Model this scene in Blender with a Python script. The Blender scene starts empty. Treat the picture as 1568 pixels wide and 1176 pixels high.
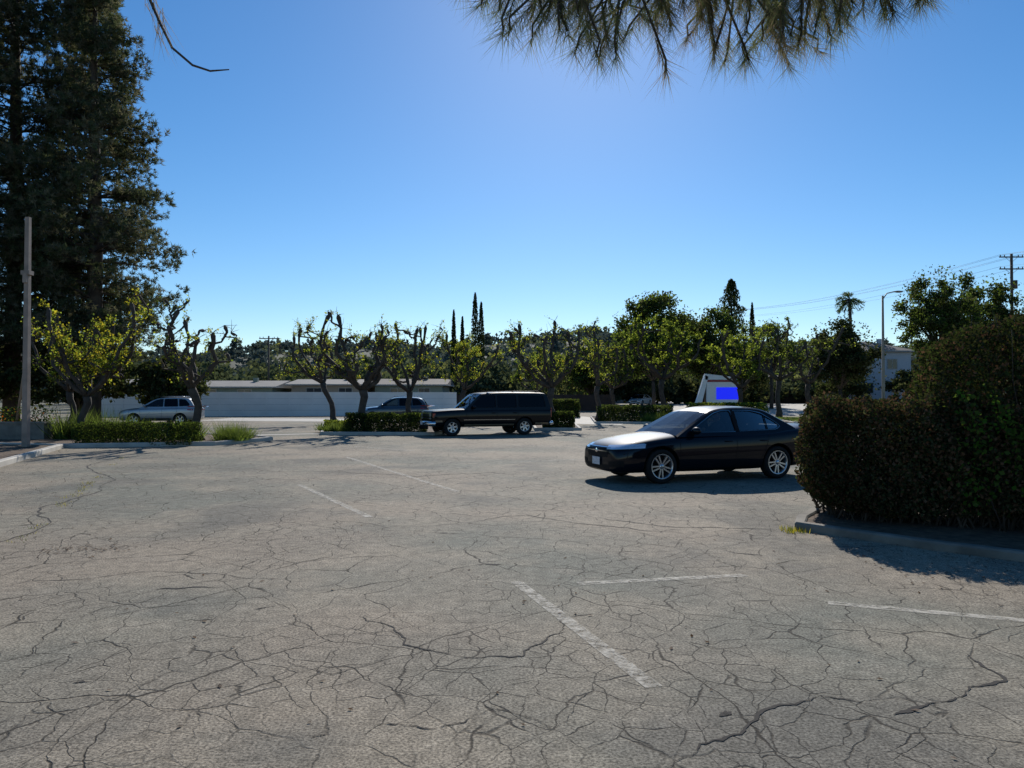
import bpy, bmesh, math, random
import numpy as np
from mathutils import Vector, Matrix
from mathutils.bvhtree import BVHTree
R = math.radians
scene = bpy.context.scene
rs = np.random.RandomState(7)
random.seed(3)
COL = scene.collection

# ---------------------------------------------------------------- materials
def newmat(name):
    m = bpy.data.materials.new(name); m.use_nodes = True
    nt = m.node_tree; nt.nodes.clear()
    out = nt.nodes.new('ShaderNodeOutputMaterial')
    return m, nt, out
def N(nt, t, **k):
    n = nt.nodes.new(t)
    for a, b in k.items():
        if a in n.inputs: n.inputs[a].default_value = b
        else: setattr(n, a, b)
    return n
def mrange(nt, src, a, b, c, d):
    n = nt.nodes.new('ShaderNodeMapRange'); n.clamp = True
    n.inputs[1].default_value = a; n.inputs[2].default_value = b
    n.inputs[3].default_value = c; n.inputs[4].default_value = d
    nt.links.new(src, n.inputs[0]); return n.outputs[0]
def mixc(nt, fac, a, b, mode='MIX'):
    n = nt.nodes.new('ShaderNodeMix'); n.data_type = 'RGBA'; n.blend_type = mode
    for i, v in ((0, fac), (6, a), (7, b)):
        if hasattr(v, 'links'): nt.links.new(v, n.inputs[i])
        elif i == 0: n.inputs[0].default_value = v
        else: n.inputs[i].default_value = (*v, 1)
    return n.outputs[2]
def pm(name, col, rough=.6, metal=0., coat=0., var=.25, scale=6., bump=0., spec=.5, bscale=None, emit=None):
    m, nt, out = newmat(name)
    p = N(nt, 'ShaderNodeBsdfPrincipled')
    p.inputs['Roughness'].default_value = rough
    p.inputs['Metallic'].default_value = metal
    p.inputs['Coat Weight'].default_value = coat
    p.inputs['Coat Roughness'].default_value = .03
    p.inputs['Specular IOR Level'].default_value = spec
    if emit:
        p.inputs['Emission Color'].default_value = (*emit, 1); p.inputs['Emission Strength'].default_value = 1.
    tc = N(nt, 'ShaderNodeTexCoord')
    nz = N(nt, 'ShaderNodeTexNoise', Scale=scale, Detail=5.)
    nt.links.new(tc.outputs['Object'], nz.inputs['Vector'])
    f = mrange(nt, nz.outputs['Fac'], .3, .7, 0, 1)
    lo = tuple(c * (1 - var) for c in col); hi = tuple(min(1, c * (1 + var)) for c in col)
    nt.links.new(mixc(nt, f, lo, hi), p.inputs['Base Color'])
    if bump:
        b = N(nt, 'ShaderNodeBump', Strength=bump, Distance=.02)
        n2 = N(nt, 'ShaderNodeTexNoise', Scale=bscale or scale * 6, Detail=4.)
        nt.links.new(tc.outputs['Object'], n2.inputs['Vector'])
        nt.links.new(n2.outputs['Fac'], b.inputs['Height']); nt.links.new(b.outputs[0], p.inputs['Normal'])
    nt.links.new(p.outputs[0], out.inputs[0])
    return m
def leafm(name, col, tr=.4, scale=.9, tcol=None):
    m, nt, out = newmat(name)
    tc = N(nt, 'ShaderNodeTexCoord')
    nz = N(nt, 'ShaderNodeTexNoise', Scale=scale, Detail=2.)
    nt.links.new(tc.outputs['Object'], nz.inputs['Vector'])
    f = mrange(nt, nz.outputs['Fac'], .3, .7, 0, 1)
    c = mixc(nt, f, tuple(x * .6 for x in col), tuple(x * 1.4 for x in col))
    d = N(nt, 'ShaderNodeBsdfDiffuse'); t = N(nt, 'ShaderNodeBsdfTranslucent')
    nt.links.new(c, d.inputs[0])
    tcol = tcol or (col[0] * 1.5, col[1] * 1.5, col[2] * .7)
    c2 = mixc(nt, f, tuple(x * .7 for x in tcol), tuple(min(1, x * 1.3) for x in tcol))
    nt.links.new(c2, t.inputs[0])
    mx = N(nt, 'ShaderNodeMixShader'); mx.inputs[0].default_value = tr
    nt.links.new(d.outputs[0], mx.inputs[1]); nt.links.new(t.outputs[0], mx.inputs[2])
    nt.links.new(mx.outputs[0], out.inputs[0])
    return m
def glassm(name, tint, refl):
    m, nt, out = newmat(name)
    tr = N(nt, 'ShaderNodeBsdfTransparent'); tr.inputs[0].default_value = (*tint, 1)
    g = N(nt, 'ShaderNodeBsdfGlossy', Roughness=.02)
    g.inputs[0].default_value = (refl, refl * 1.04, refl * 1.08, 1)
    fr = N(nt, 'ShaderNodeFresnel', IOR=1.42)
    mx = N(nt, 'ShaderNodeMixShader')
    nt.links.new(fr.outputs[0], mx.inputs[0]); nt.links.new(tr.outputs[0], mx.inputs[1]); nt.links.new(g.outputs[0], mx.inputs[2])
    nt.links.new(mx.outputs[0], out.inputs[0])
    return m

def asphalt_mat():
    m, nt, out = newmat('old_asphalt'); L = nt.links.new
    p = N(nt, 'ShaderNodeBsdfPrincipled'); p.inputs['Roughness'].default_value = .88
    p.inputs['Specular IOR Level'].default_value = .15
    tc = N(nt, 'ShaderNodeTexCoord'); pos = tc.outputs['Object']
    def warp(src, scale, amt, det=3.):
        wn = N(nt, 'ShaderNodeTexNoise', Scale=scale, Detail=det); L(pos, wn.inputs['Vector'])
        s = N(nt, 'ShaderNodeVectorMath', operation='SUBTRACT'); L(wn.outputs['Color'], s.inputs[0]); s.inputs[1].default_value = (.5, .5, .5)
        sc = N(nt, 'ShaderNodeVectorMath', operation='SCALE'); L(s.outputs[0], sc.inputs[0]); sc.inputs['Scale'].default_value = amt
        ad = N(nt, 'ShaderNodeVectorMath', operation='ADD'); L(src, ad.inputs[0]); L(sc.outputs[0], ad.inputs[1]); return ad.outputs[0]
    W1 = warp(warp(pos, .9, .55), 6., .10, 5.)
    mpw = N(nt, 'ShaderNodeMapping'); mpw.inputs['Rotation'].default_value = (0, 0, .5); mpw.inputs['Scale'].default_value = (1.0, .75, 1); L(W1, mpw.inputs[0])
    wv = N(nt, 'ShaderNodeTexNoise', Scale=2.2, Detail=4.); L(pos, wv.inputs['Vector'])
    wmul = mrange(nt, wv.outputs['Fac'], .35, .65, .6, 2.3)
    def mul(a, b):
        n = N(nt, 'ShaderNodeMath', operation='MULTIPLY')
        for i, v in ((0, a), (1, b)):
            if hasattr(v, 'links'): L(v, n.inputs[i])
            else: n.inputs[i].default_value = v
        return n.outputs[0]
    def vor(scale, w, rnd=1.):
        v = N(nt, 'ShaderNodeTexVoronoi'); v.voronoi_dimensions = '2D'; v.feature = 'DISTANCE_TO_EDGE'
        v.inputs['Scale'].default_value = scale; v.inputs['Randomness'].default_value = rnd; L(mpw.outputs[0], v.inputs['Vector'])
        return mrange(nt, mul(v.outputs['Distance'], wmul), w * .25, w, 1, 0)
    c1 = vor(.62, .0075); c2 = vor(2.0, .018); c3 = vor(4.3, .032)
    def nmask(scale, a, b, off=0., det=3.):
        n = N(nt, 'ShaderNodeTexNoise', Scale=scale, Detail=det)
        mp = N(nt, 'ShaderNodeMapping'); mp.inputs['Location'].default_value = (off, off * .7, 0)
        L(pos, mp.inputs[0]); L(mp.outputs[0], n.inputs['Vector'])
        return mrange(nt, n.outputs['Fac'], a, b, 0, 1)
    def mx(a, b):
        n = N(nt, 'ShaderNodeMath', operation='MAXIMUM'); L(a, n.inputs[0]); L(b, n.inputs[1]); return n.outputs[0]
    brk = nmask(3.5, .36, .48, 17)
    c2m = mul(mul(c2, nmask(.33, .35, .47, 3)), brk); c3m = mul(mul(c3, nmask(.45, .44, .55, 11)), brk)
    cr = mx(mul(c1, nmask(.9, .40, .52, 5)), mx(mul(c2m, .95), mul(c3m, .8)))
    base = mixc(nt, nmask(.2, .42, .58, 0), (.272, .228, .172), (.175, .172, .138))
    base = mixc(nt, mul(nmask(.7, .48, .66, 20, 5.), .5), base, (.320, .270, .200))
    base = mixc(nt, mul(nmask(.42, .55, .64, 31, 5.), .65), base, (.120, .116, .100))
    base = mixc(nt, mul(nmask(2.3, .55, .72, 47, 6.), .35), base, (.34, .30, .235))
    base = mixc(nt, mul(nmask(.45, .47, .6, 11), .25), base, (.165, .145, .118))
    st = N(nt, 'ShaderNodeTexNoise', Scale=60., Detail=4., Roughness=.7); L(pos, st.inputs['Vector'])
    sf = mrange(nt, st.outputs['Fac'], .36, .64, .36, 1.62)
    st2 = N(nt, 'ShaderNodeTexNoise', Scale=9., Detail=7., Roughness=.65); L(pos, st2.inputs['Vector'])
    sf2 = mrange(nt, st2.outputs['Fac'], .3, .7, .70, 1.28)
    hs = N(nt, 'ShaderNodeVectorMath', operation='SCALE'); L(base, hs.inputs[0]); L(mul(sf, sf2), hs.inputs['Scale'])
    col = mixc(nt, mul(cr, .90), hs.outputs[0], (.026, .021, .016))
    L(col, p.inputs['Base Color'])
    b = N(nt, 'ShaderNodeBump', Strength=.6, Distance=.010); L(st.outputs['Fac'], b.inputs['Height'])
    b2 = N(nt, 'ShaderNodeBump', Strength=.6, Distance=.012); b2.invert = True; L(cr, b2.inputs['Height']); L(b.outputs[0], b2.inputs['Normal'])
    L(b2.outputs[0], p.inputs['Normal']); L(p.outputs[0], out.inputs[0])
    return m
def worn_paint(name, col, a, b):
    m, nt, out = newmat(name)
    p = N(nt, 'ShaderNodeBsdfPrincipled'); p.inputs['Base Color'].default_value = (*col, 1); p.inputs['Roughness'].default_value = .85
    tc = N(nt, 'ShaderNodeTexCoord'); nz = N(nt, 'ShaderNodeTexNoise', Scale=9., Detail=9., Roughness=.8)
    nt.links.new(tc.outputs['Object'], nz.inputs['Vector'])
    f = mrange(nt, nz.outputs['Fac'], a, b, 0, .75)
    t = N(nt, 'ShaderNodeBsdfTransparent'); mx = N(nt, 'ShaderNodeMixShader')
    nt.links.new(f, mx.inputs[0]); nt.links.new(t.outputs[0], mx.inputs[1]); nt.links.new(p.outputs[0], mx.inputs[2])
    nt.links.new(mx.outputs[0], out.inputs[0]); return m

M_asph = asphalt_mat()
M_paint = worn_paint('faded_line_paint', (.54, .50, .42), .41, .58)
M_crack = pm('crack_tar', (.022, .018, .015), .95)
M_conc = pm('concrete', (.42, .39, .34), .85, var=.18, scale=2., bump=.3)
M_concd = pm('concrete_dark', (.17, .155, .13), .9, var=.35, scale=3., bump=.3)  # darker concrete tone; on the hedge kerb it paints in the shade
M_soil = pm('soil_litter', (.10, .065, .04), .95, var=.5, scale=9., bump=.6)
M_dry = pm('dry_ground', (.13, .12, .075), .95, var=.4, scale=.05)
M_hill = pm('hillside', (.060, .068, .042), .95, var=.45, scale=.03)
M_wall = pm('grey_block_wall', (.82, .80, .77), .85, var=.07, scale=.6)
M_wallcap = pm('wall_cap', (.84, .82, .79), .8, var=.04)
M_bark = pm('mulberry_bark', (.060, .046, .035), .9, var=.4, scale=5., bump=.8, bscale=22)
M_pbark = pm('pine_bark', (.06, .045, .035), .9, var=.4, scale=3., bump=.8)
M_pole = pm('weathered_pole', (.26, .20, .16), .7, var=.25, scale=3.)
M_tanpole = pm('tan_pole', (.30, .235, .16), .6, var=.1)
M_wood = pm('wood', (.10, .075, .055), .85, var=.3, scale=2.)
M_woodl = pm('light_wood', (.36, .22, .13), .8, var=.2)
M_dark = pm('dark_metal', (.02, .02, .02), .5)
M_wire = pm('wire', (.12, .13, .15), .6)
M_roof = pm('roof_shingle', (.22, .205, .185), .9, var=.18, scale=1.)
M_roofd = pm('roof_dark', (.12, .105, .09), .9, var=.2, scale=1.)
M_hgreen = pm('stucco_green', (.20, .24, .20), .9, var=.08)
M_hwhite = pm('stucco_white', (.42, .44, .46), .9, var=.08)
M_htan = pm('stucco_tan', (.30, .26, .21), .9, var=.08)
M_win = pm('window_glass', (.03, .04, .05), .08, var=.1)
M_trim = pm('painted_trim', (.32, .32, .30), .6, var=.1)
M_fence = pm('dark_fence', (.055, .035, .028), .9, var=.25, scale=1.)
M_blue = pm('sign_blue_redaction_glow', (.01, .02, .60), .4, var=.05, emit=(.005, .012, .75))  # blue redaction block, no real screen; emission added to brighten it in shade
M_signw = pm('sign_white', (.84, .84, .82), .5, var=.04)
M_signr = pm('sign_red', (.35, .05, .05), .5, var=.1)

L_yg = leafm('leaf_yellowgreen', (.12, .155, .025), .55, tcol=(.40, .46, .05))
L_y = leafm('leaf_yellow', (.18, .16, .02), .55, tcol=(.54, .46, .035))
L_g = leafm('leaf_green', (.055, .088, .022), .45, tcol=(.18, .25, .035))
L_dg = leafm('leaf_darkgreen', (.030, .048, .018), .3, tcol=(.07, .10, .02))
L_ol = leafm('leaf_olive', (.062, .068, .036), .35, tcol=(.13, .14, .05))
L_br = leafm('leaf_brown', (.115, .07, .042), .25, tcol=(.16, .09, .045))
L_hb = leafm('leaf_hedge_dark', (.046, .048, .023), .22, scale=3., tcol=(.07, .078, .02))
L_iv = leafm('leaf_ivy', (.05, .11, .018), .5, scale=3., tcol=(.17, .33, .035))
L_pi = leafm('pine_needles', (.060, .080, .045), .30, scale=.35, tcol=(.13, .15, .06))
L_pb = leafm('pine_needles_grey', (.120, .120, .085), .32, scale=.35, tcol=(.22, .21, .11))
L_pn = leafm('near_needles', (.06, .078, .04), .4, scale=4., tcol=(.24, .28, .12))
L_pn2 = leafm('near_needles_dry', (.13, .105, .07), .4, scale=4., tcol=(.34, .27, .15))
L_ds = leafm('distant_leaf', (.055, .075, .045), .3, scale=.06, tcol=(.10, .12, .05))
L_ds2 = leafm('distant_leaf_light', (.11, .12, .05), .35, scale=.06, tcol=(.22, .23, .07))
L_gr = leafm('grass_blade', (.075, .11, .03), .42, scale=2., tcol=(.18, .23, .05))
L_or = leafm('flower_orange', (.5, .12, .02), .4)

# ---------------------------------------------------------------- mesh helpers
def empty(name, loc=(0, 0, 0), rz=0.):
    e = bpy.data.objects.new(name, None); e.location = loc; e.rotation_euler = (0, 0, rz)
    COL.objects.link(e); return e
class MB:
    def __init__(s): s.v = []; s.f = []; s.m = []; s.sm = []
    def add(s, vs, fs, mat=0, M=None, smooth=False):
        o = len(s.v)
        for p in vs:
            p = Vector(p)
            s.v.append(tuple(M @ p) if M is not None else tuple(p))
        for f in fs:
            s.f.append(tuple(o + i for i in f)); s.m.append(mat); s.sm.append(smooth)
    def box(s, c, d, mat=0, M=None, tap=1.):
        x, y, z = (k / 2 for k in d)
        vs = []
        for zz, t in ((-z, 1), (z, tap)):
            for a, b in ((-1, -1), (1, -1), (1, 1), (-1, 1)):
                vs.append((c[0] + a * x * t, c[1] + b * y * t, c[2] + zz))
        s.add(vs, [(3, 2, 1, 0), (4, 5, 6, 7), (0, 1, 5, 4), (1, 2, 6, 5), (2, 3, 7, 6), (3, 0, 4, 7)], mat, M)
    def tube(s, pts, rad, mat=0, n=7, M=None):
        pts = [Vector(p) for p in pts]; vs = []; fs = []
        if not hasattr(rad, '__len__'): rad = [rad] * len(pts)
        u = None
        for i, p in enumerate(pts):
            t = (pts[min(i + 1, len(pts) - 1)] - pts[max(i - 1, 0)])
            if t.length < 1e-6: t = Vector((0, 0, 1))
            t.normalize()
            if u is None: u = t.orthogonal().normalized()
            else:
                u = (u - t * u.dot(t))
                u = u.normalized() if u.length > 1e-4 else t.orthogonal().normalized()
            w = t.cross(u)
            for k in range(n):
                a = 2 * math.pi * k / n
                vs.append(p + (u * math.cos(a) + w * math.sin(a)) * rad[i])
        for i in range(len(pts) - 1):
            for k in range(n):
                a = i * n + k; b = i * n + (k + 1) % n
                fs.append((a, b, b + n, a + n))
        fs.append(tuple(range(n))[::-1]); fs.append(tuple((len(pts) - 1) * n + k for k in range(n)))
        s.add(vs, fs, mat, M, True)
    def lathe(s, prof, c, mat=0, n=28, M=None, closed=False):
        vs = []; fs = []
        for r, h in prof:
            for k in range(n):
                a = 2 * math.pi * k / n
                vs.append((c[0] + r * math.cos(a), c[1] + h, c[2] + r * math.sin(a)))
        m = len(prof)
        for i in range(m if closed else m - 1):
            for k in range(n):
                a = i * n + k; b = i * n + (k + 1) % n; j = (i + 1) % m
                fs.append((a, b, j * n + (k + 1) % n, j * n + k))
        s.add(vs, fs, mat, M, True)
    def sphere(s, c, r, mat=0, M=None, n=12, m=8):
        r = r if hasattr(r, '__len__') else (r, r, r); vs = []; fs = []
        for i in range(m + 1):
            ph = math.pi * i / m
            for k in range(n):
                a = 2 * math.pi * k / n
                vs.append((c[0] + r[0] * math.sin(ph) * math.cos(a), c[1] + r[1] * math.sin(ph) * math.sin(a), c[2] + r[2] * math.cos(ph)))
        for i in range(m):
            for k in range(n):
                a = i * n + k; b = i * n + (k + 1) % n
                fs.append((a, a + n, b + n, b))
        s.add(vs, fs, mat, M, True)
    def sweep(s, pts, w, z0, z1, mat=0, closed=False, bev=.02):
        P = [Vector((p[0], p[1])) for p in pts]; n = len(P); vs = []; fs = []
        for i, p in enumerate(P):
            a = P[(i - 1) % n] if (closed or i > 0) else p
            b = P[(i + 1) % n] if (closed or i < n - 1) else p
            t = (b - a).normalized(); q = Vector((-t.y, t.x))
            for off, z in ((-w / 2, z0), (-w / 2, z1 - bev), (-w / 2 + bev, z1), (w / 2 - bev, z1), (w / 2, z1 - bev), (w / 2, z0)):
                vs.append((p.x + q.x * off, p.y + q.y * off, z))
        for i in range(n if closed else n - 1):
            j = (i + 1) % n
            for k in range(5):
                fs.append((i * 6 + k, j * 6 + k, j * 6 + k + 1, i * 6 + k + 1))
        if not closed:
            fs.append((0, 1, 2, 3, 4, 5)); fs.append(tuple((n - 1) * 6 + k for k in (5, 4, 3, 2, 1, 0)))
        s.add(vs, fs, mat)
    def obj(s, name, mats, parent=None, loc=None, rot=None):
        me = bpy.data.meshes.new(name); me.from_pydata(s.v, [], s.f)
        for m in mats: me.materials.append(m)
        me.polygons.foreach_set('material_index', s.m)
        me.polygons.foreach_set('use_smooth', s.sm)
        me.update()
        o = bpy.data.objects.new(name, me); COL.objects.link(o)
        if parent: o.parent = parent
        if loc: o.location = loc
        if rot: o.rotation_euler = rot
        return o

def npmesh(name, V, k, mats, mi=None, parent=None):
    V = np.asarray(V, dtype=np.float32).reshape(-1, 3); nf = len(V) // k
    me = bpy.data.meshes.new(name)
    me.vertices.add(len(V)); me.vertices.foreach_set('co', V.ravel())
    me.loops.add(len(V)); me.loops.foreach_set('vertex_index', np.arange(len(V), dtype=np.int32))
    me.polygons.add(nf); me.polygons.foreach_set('loop_start', np.arange(0, len(V), k, dtype=np.int32))
    try: me.polygons.foreach_set('loop_total', np.full(nf, k, dtype=np.int32))
    except Exception: pass
    for m in mats: me.materials.append(m)
    if mi is not None: me.polygons.foreach_set('material_index', np.asarray(mi, dtype=np.int32))
    me.update(calc_edges=True)
    o = bpy.data.objects.new(name, me); COL.objects.link(o)
    if parent: o.parent = parent
    return o
def unit(a): return a / np.maximum(np.linalg.norm(a, axis=1, keepdims=True), 1e-9)
def leaves(name, C, size, mats, parent=None, w=.55, probs=None, bias=None):
    C = np.asarray(C, dtype=float); n = len(C)
    u = unit(rs.normal(size=(n, 3)) + (0 if bias is None else np.array(bias)))
    v = unit(np.cross(u, rs.normal(size=(n, 3))))
    s = (size * rs.uniform(.6, 1.35, n))[:, None] * .5
    V = np.stack([C - u * s, C + v * s * w - u * s * .1, C + u * s, C - v * s * w - u * s * .1], 1)
    mi = rs.choice(len(mats), n, p=probs)
    return npmesh(name, V, 4, mats, mi, parent)
def blades(name, B, D, L, W, mats, parent=None, probs=None, mi=None):
    B = np.asarray(B, float); D = unit(np.asarray(D, float)); n = len(B)
    L = np.broadcast_to(L, (n,)); v = unit(np.cross(D, rs.normal(size=(n, 3)))) * W / 2
    V = np.stack([B - v, B + v, B + D * L[:, None]], 1)
    if mi is None: mi = rs.choice(len(mats), n, p=probs)
    return npmesh(name, V, 3, mats, mi, parent)
def snoise(P, f, ph=0.):
    x, y, z = P[:, 0] * f, P[:, 1] * f, P[:, 2] * f
    return (np.sin(x * 1.7 + y * 1.1 + ph) + np.sin(y * 2.3 - z * 1.9 + 1.3 + ph) + np.sin(z * 2.9 + x * 2.1 + 2.7 + ph * 2) + np.sin(x * 4.1 - y * 3.7 + z * 3.1 + ph)) / 4

# ---------------------------------------------------------------- world, sun, camera
SUN_EL, SUN_AZ = R(32), R(5)
w = bpy.data.worlds.new('World'); scene.world = w; w.use_nodes = True
nt = w.node_tree; bg = nt.nodes['Background']
sky = nt.nodes.new('ShaderNodeTexSky'); sky.sky_type = 'NISHITA'; sky.sun_disc = False
sky.sun_elevation = SUN_EL; sky.sun_rotation = SUN_AZ
sky.altitude = 300; sky.air_density = 1.0; sky.dust_density = .16; sky.ozone_density = 4.2
hsv = nt.nodes.new('ShaderNodeHueSaturation'); hsv.inputs['Saturation'].default_value = 1.24
nt.links.new(sky.outputs[0], hsv.inputs['Color']); nt.links.new(hsv.outputs[0], bg.inputs[0]); bg.inputs[1].default_value = .112
sd = Vector((math.sin(SUN_AZ) * math.cos(SUN_EL), math.cos(SUN_AZ) * math.cos(SUN_EL), math.sin(SUN_EL)))
sl = bpy.data.lights.new('sun', 'SUN'); sl.energy = 5.0; sl.angle = R(.5); sl.color = (1, .95, .87)
so = bpy.data.objects.new('sun', sl); so.rotation_euler = sd.to_track_quat('Z', 'Y').to_euler(); so.location = (0, 0, 50); COL.objects.link(so)
cam = bpy.data.cameras.new('camera'); cam.sensor_width = 36; cam.lens = 1130 / 1568 * 36; cam.clip_end = 6000; cam.clip_start = .05
co = bpy.data.objects.new('camera', cam); co.location = (0, 0, 1.7); co.rotation_euler = (R(90.96), 0, 0); COL.objects.link(co); scene.camera = co
scene.view_settings.view_transform = 'Standard'; scene.view_settings.look = 'None'; scene.view_settings.exposure = 0

# ---------------------------------------------------------------- ground
def sheet(name, poly, z, mat, parent=None):
    mb = MB(); mb.add([(p[0], p[1], z if len(p) < 3 else p[2]) for p in poly], [tuple(range(len(poly)))]); return mb.obj(name, [mat], parent)
sheet('ground', [(-2500, -60), (2500, -60), (2500, 4000), (-2500, 4000)], -.008, M_dry)
sheet('parking_lot_asphalt', [(-45, -14), (60, -14), (60, 76), (-45, 76)], 0, M_asph)
mb = MB(); mb.add([(14, 66, .004), (70, 66, .004), (90, 104, .62), (10, 104, .62), (90, 190, .7), (10, 190, .7)], [(0, 1, 2, 3), (3, 2, 4, 5)])
mb.obj('street', [M_conc])
sheet('concrete_gutter', [(-14, 30.5), (-8.2, 33.6), (-8.0, 34.3), (-14, 31.3)], .006, M_conc)
sheet('concrete_driveway', [(-22, 51.5), (-8, 49), (4, 50), (4, 56), (-8, 55), (-22, 58)], .005, M_conc)
sheet('concrete_path', [(3, 46), (6.5, 44), (8, 50), (6, 62), (3.5, 62)], .009, M_conc)
sheet('grass_strip', [(17, 47), (31, 50), (33, 60), (19, 60)], .007, pm('lawn', (.10, .12, .03), .9, var=.4, scale=2.))
mb = MB()
def line(a, b, wd=.11):
    a = Vector((*a, .004)); b = Vector((*b, .004)); t = (b - a).normalized(); q = Vector((-t.y, t.x, 0)) * wd / 2
    mb.add([a - q, b - q, b + q, a + q], [(0, 1, 2, 3)])
line((.60, 6.72), (2.22, 7.04)); line((.04, 6.79), (.83, 4.34)); line((-4.65, 20.7), (-.985, 13.2)); line((-.07, 19), (1.9, 20))
line((-4.08, 14.2), (-2.0, 10.4)); line((2.6, 6.1), (4.2, 5.5)); line((-.9, 26), (2.5, 24.5)); line((2, 22.5), (6, 21.8)); line((-3, 23), (-5.5, 25.2))
mb.obj('painted_lines', [M_paint])
mb = MB(); rr = random.Random(5)
def crack(pts, w0=.010):
    P = [Vector(p) for p in pts]
    for it in range(5):
        Q = []
        for a, b in zip(P, P[1:]):
            d = b - a; n = Vector((-d.y, d.x)); Q += [a, a + d * rr.uniform(.4, .6) + n * rr.uniform(-.12, .12)]
        Q.append(P[-1]); P = Q
    vs = []; n = len(P); wv = 1.
    for i, p in enumerate(P):
        t = (P[min(i + 1, n - 1)] - P[max(i - 1, 0)]).normalized(); q = Vector((-t.y, t.x))
        wv = max(.15, min(1.7, wv + rr.uniform(-.35, .35)))
        ww = w0 * min(1, i * .12, (n - 1 - i) * .12) * wv + .001
        vs += [(p.x + q.x * ww / 2, p.y + q.y * ww / 2, .0035), (p.x - q.x * ww / 2, p.y - q.y * ww / 2, .0035)]
    mb.add(vs, [(2 * i, 2 * i + 1, 2 * i + 3, 2 * i + 2) for i in range(n - 1)])
crack([(.6, 3.2), (.71, 3.4), (1.15, 3.74), (1.74, 4.21)], .013); crack([(1.74, 4.21), (2.06, 3.98)], .009); crack([(2.03, 3.96), (2.45, 4.15), (2.95, 4.44), (3.0, 4.9)], .020)
crack([(-1.45, 4.77), (-1.1, 4.54), (-.7, 4.9)], .007); crack([(-1.22, 5.77), (-.737, 5.08), (-.36, 4.86), (.07, 4.85), (.385, 5.37)], .010)
crack([(-.72, 3.85), (-.4, 3.8), (-.1, 4.05), (.2, 3.8), (.5, 4.3)], .009)
crack([(-.95, 9.2), (-.55, 9.15)], .03); crack([(-.33, 7.45), (-.1, 7.5)], .03); crack([(2.35, 8.1), (2.7, 7.9)], .022)
crack([(-3.2, 6.5), (-2.6, 6.6)], .018); crack([(-2.6, 4.4), (-2.5, 4.42)], .03); crack([(-2.05, 5.9), (-1.9, 6.0)], .02); crack([(1.1, 3.95), (1.18, 4.0)], .03); crack([(-1.0, 3.7), (-.93, 3.74)], .02)
crack([(-5.48, 7.9), (-7.2, 12), (-8.8, 16), (-10.9, 20.7)], .022); crack([(-3.3, 10.2), (-1.6, 9.6), (.2, 10.6), (2.2, 9.2)], .01)
crack([(1.2, 10.4), (2.2, 9.6), (3.4, 9.4)], .014); crack([(-6, 17), (-2, 15.6), (3, 17)], .018); crack([(-4.5, 6.8), (-3.4, 7.2), (-2.2, 6.9)], .008)
mb.obj('pavement_cracks', [M_crack])

# ---------------------------------------------------------------- vegetation generators
def grass(name, x0, x1, y0, y1, n, h, mats=None, w=.02, z=0.05):
    B = np.stack([rs.uniform(x0, x1, n), rs.uniform(y0, y1, n), np.full(n, z)], 1)
    nc = max(3, n // 90); cc = np.stack([rs.uniform(x0, x1, nc), rs.uniform(y0, y1, nc)], 1)
    k = rs.randint(0, nc, n); sp = rs.normal(size=(n, 2)) * .13
    if h > .3: B[:, :2] = cc[k] + sp
    D = rs.normal(size=(n, 3)) * .3; D[:, 2] = 1
    if h > .3: D[:, :2] += sp * 3
    hk = rs.uniform(.6, 1.15, nc)[k]
    return blades(name, B, D, h * rs.uniform(.5, 1.1, n) * hk, w, mats or [L_gr, L_g])
def hedge(name, x0, x1, y0, y1, h, n, ls, mats, probs=None, z0=.05, rough=.12):
    P = []
    cx, cy = (x0 + x1) / 2, (y0 + y1) / 2; hx, hy = (x1 - x0) / 2, (y1 - y0) / 2
    while sum(len(p) for p in P) < n:
        q = rs.uniform(-1, 1, (n * 2, 3)); q[:, 2] = (q[:, 2] + 1) / 2
        W = np.stack([cx + q[:, 0] * hx, cy + q[:, 1] * hy, z0 + q[:, 2] * (h - z0)], 1)
        nz = snoise(W, 2.2) * rough + snoise(W, 6) * rough * .6
        dx = hx - np.abs(W[:, 0] - cx); dy = hy - np.abs(W[:, 1] - cy); dz = h - W[:, 2]
        d = np.minimum(np.minimum(dx, dy), dz) + nz - rough * .5
        k = (d > 0) & (rs.rand(len(d)) < np.exp(-d / .14) + .06)
        P.append(W[k])
    P = np.concatenate(P)[:n]; e = empty(name)
    leaves('foliage', P, ls, mats, e, probs=probs)
    mb = MB()
    for i in range(int((x1 - x0) * 5)):
        x = random.uniform(x0 + .1, x1 - .1); y = random.uniform(y0 + .15, y1 - .15)
        mb.tube([(x, y, 0), (x + random.uniform(-.1, .1), y + random.uniform(-.1, .1), h * .5), (x + random.uniform(-.25, .25), y + random.uniform(-.2, .2), h * .92)], [.02, .014, .005], 0, 5)
    mb.obj('stems', [M_bark], e)
    return e
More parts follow.
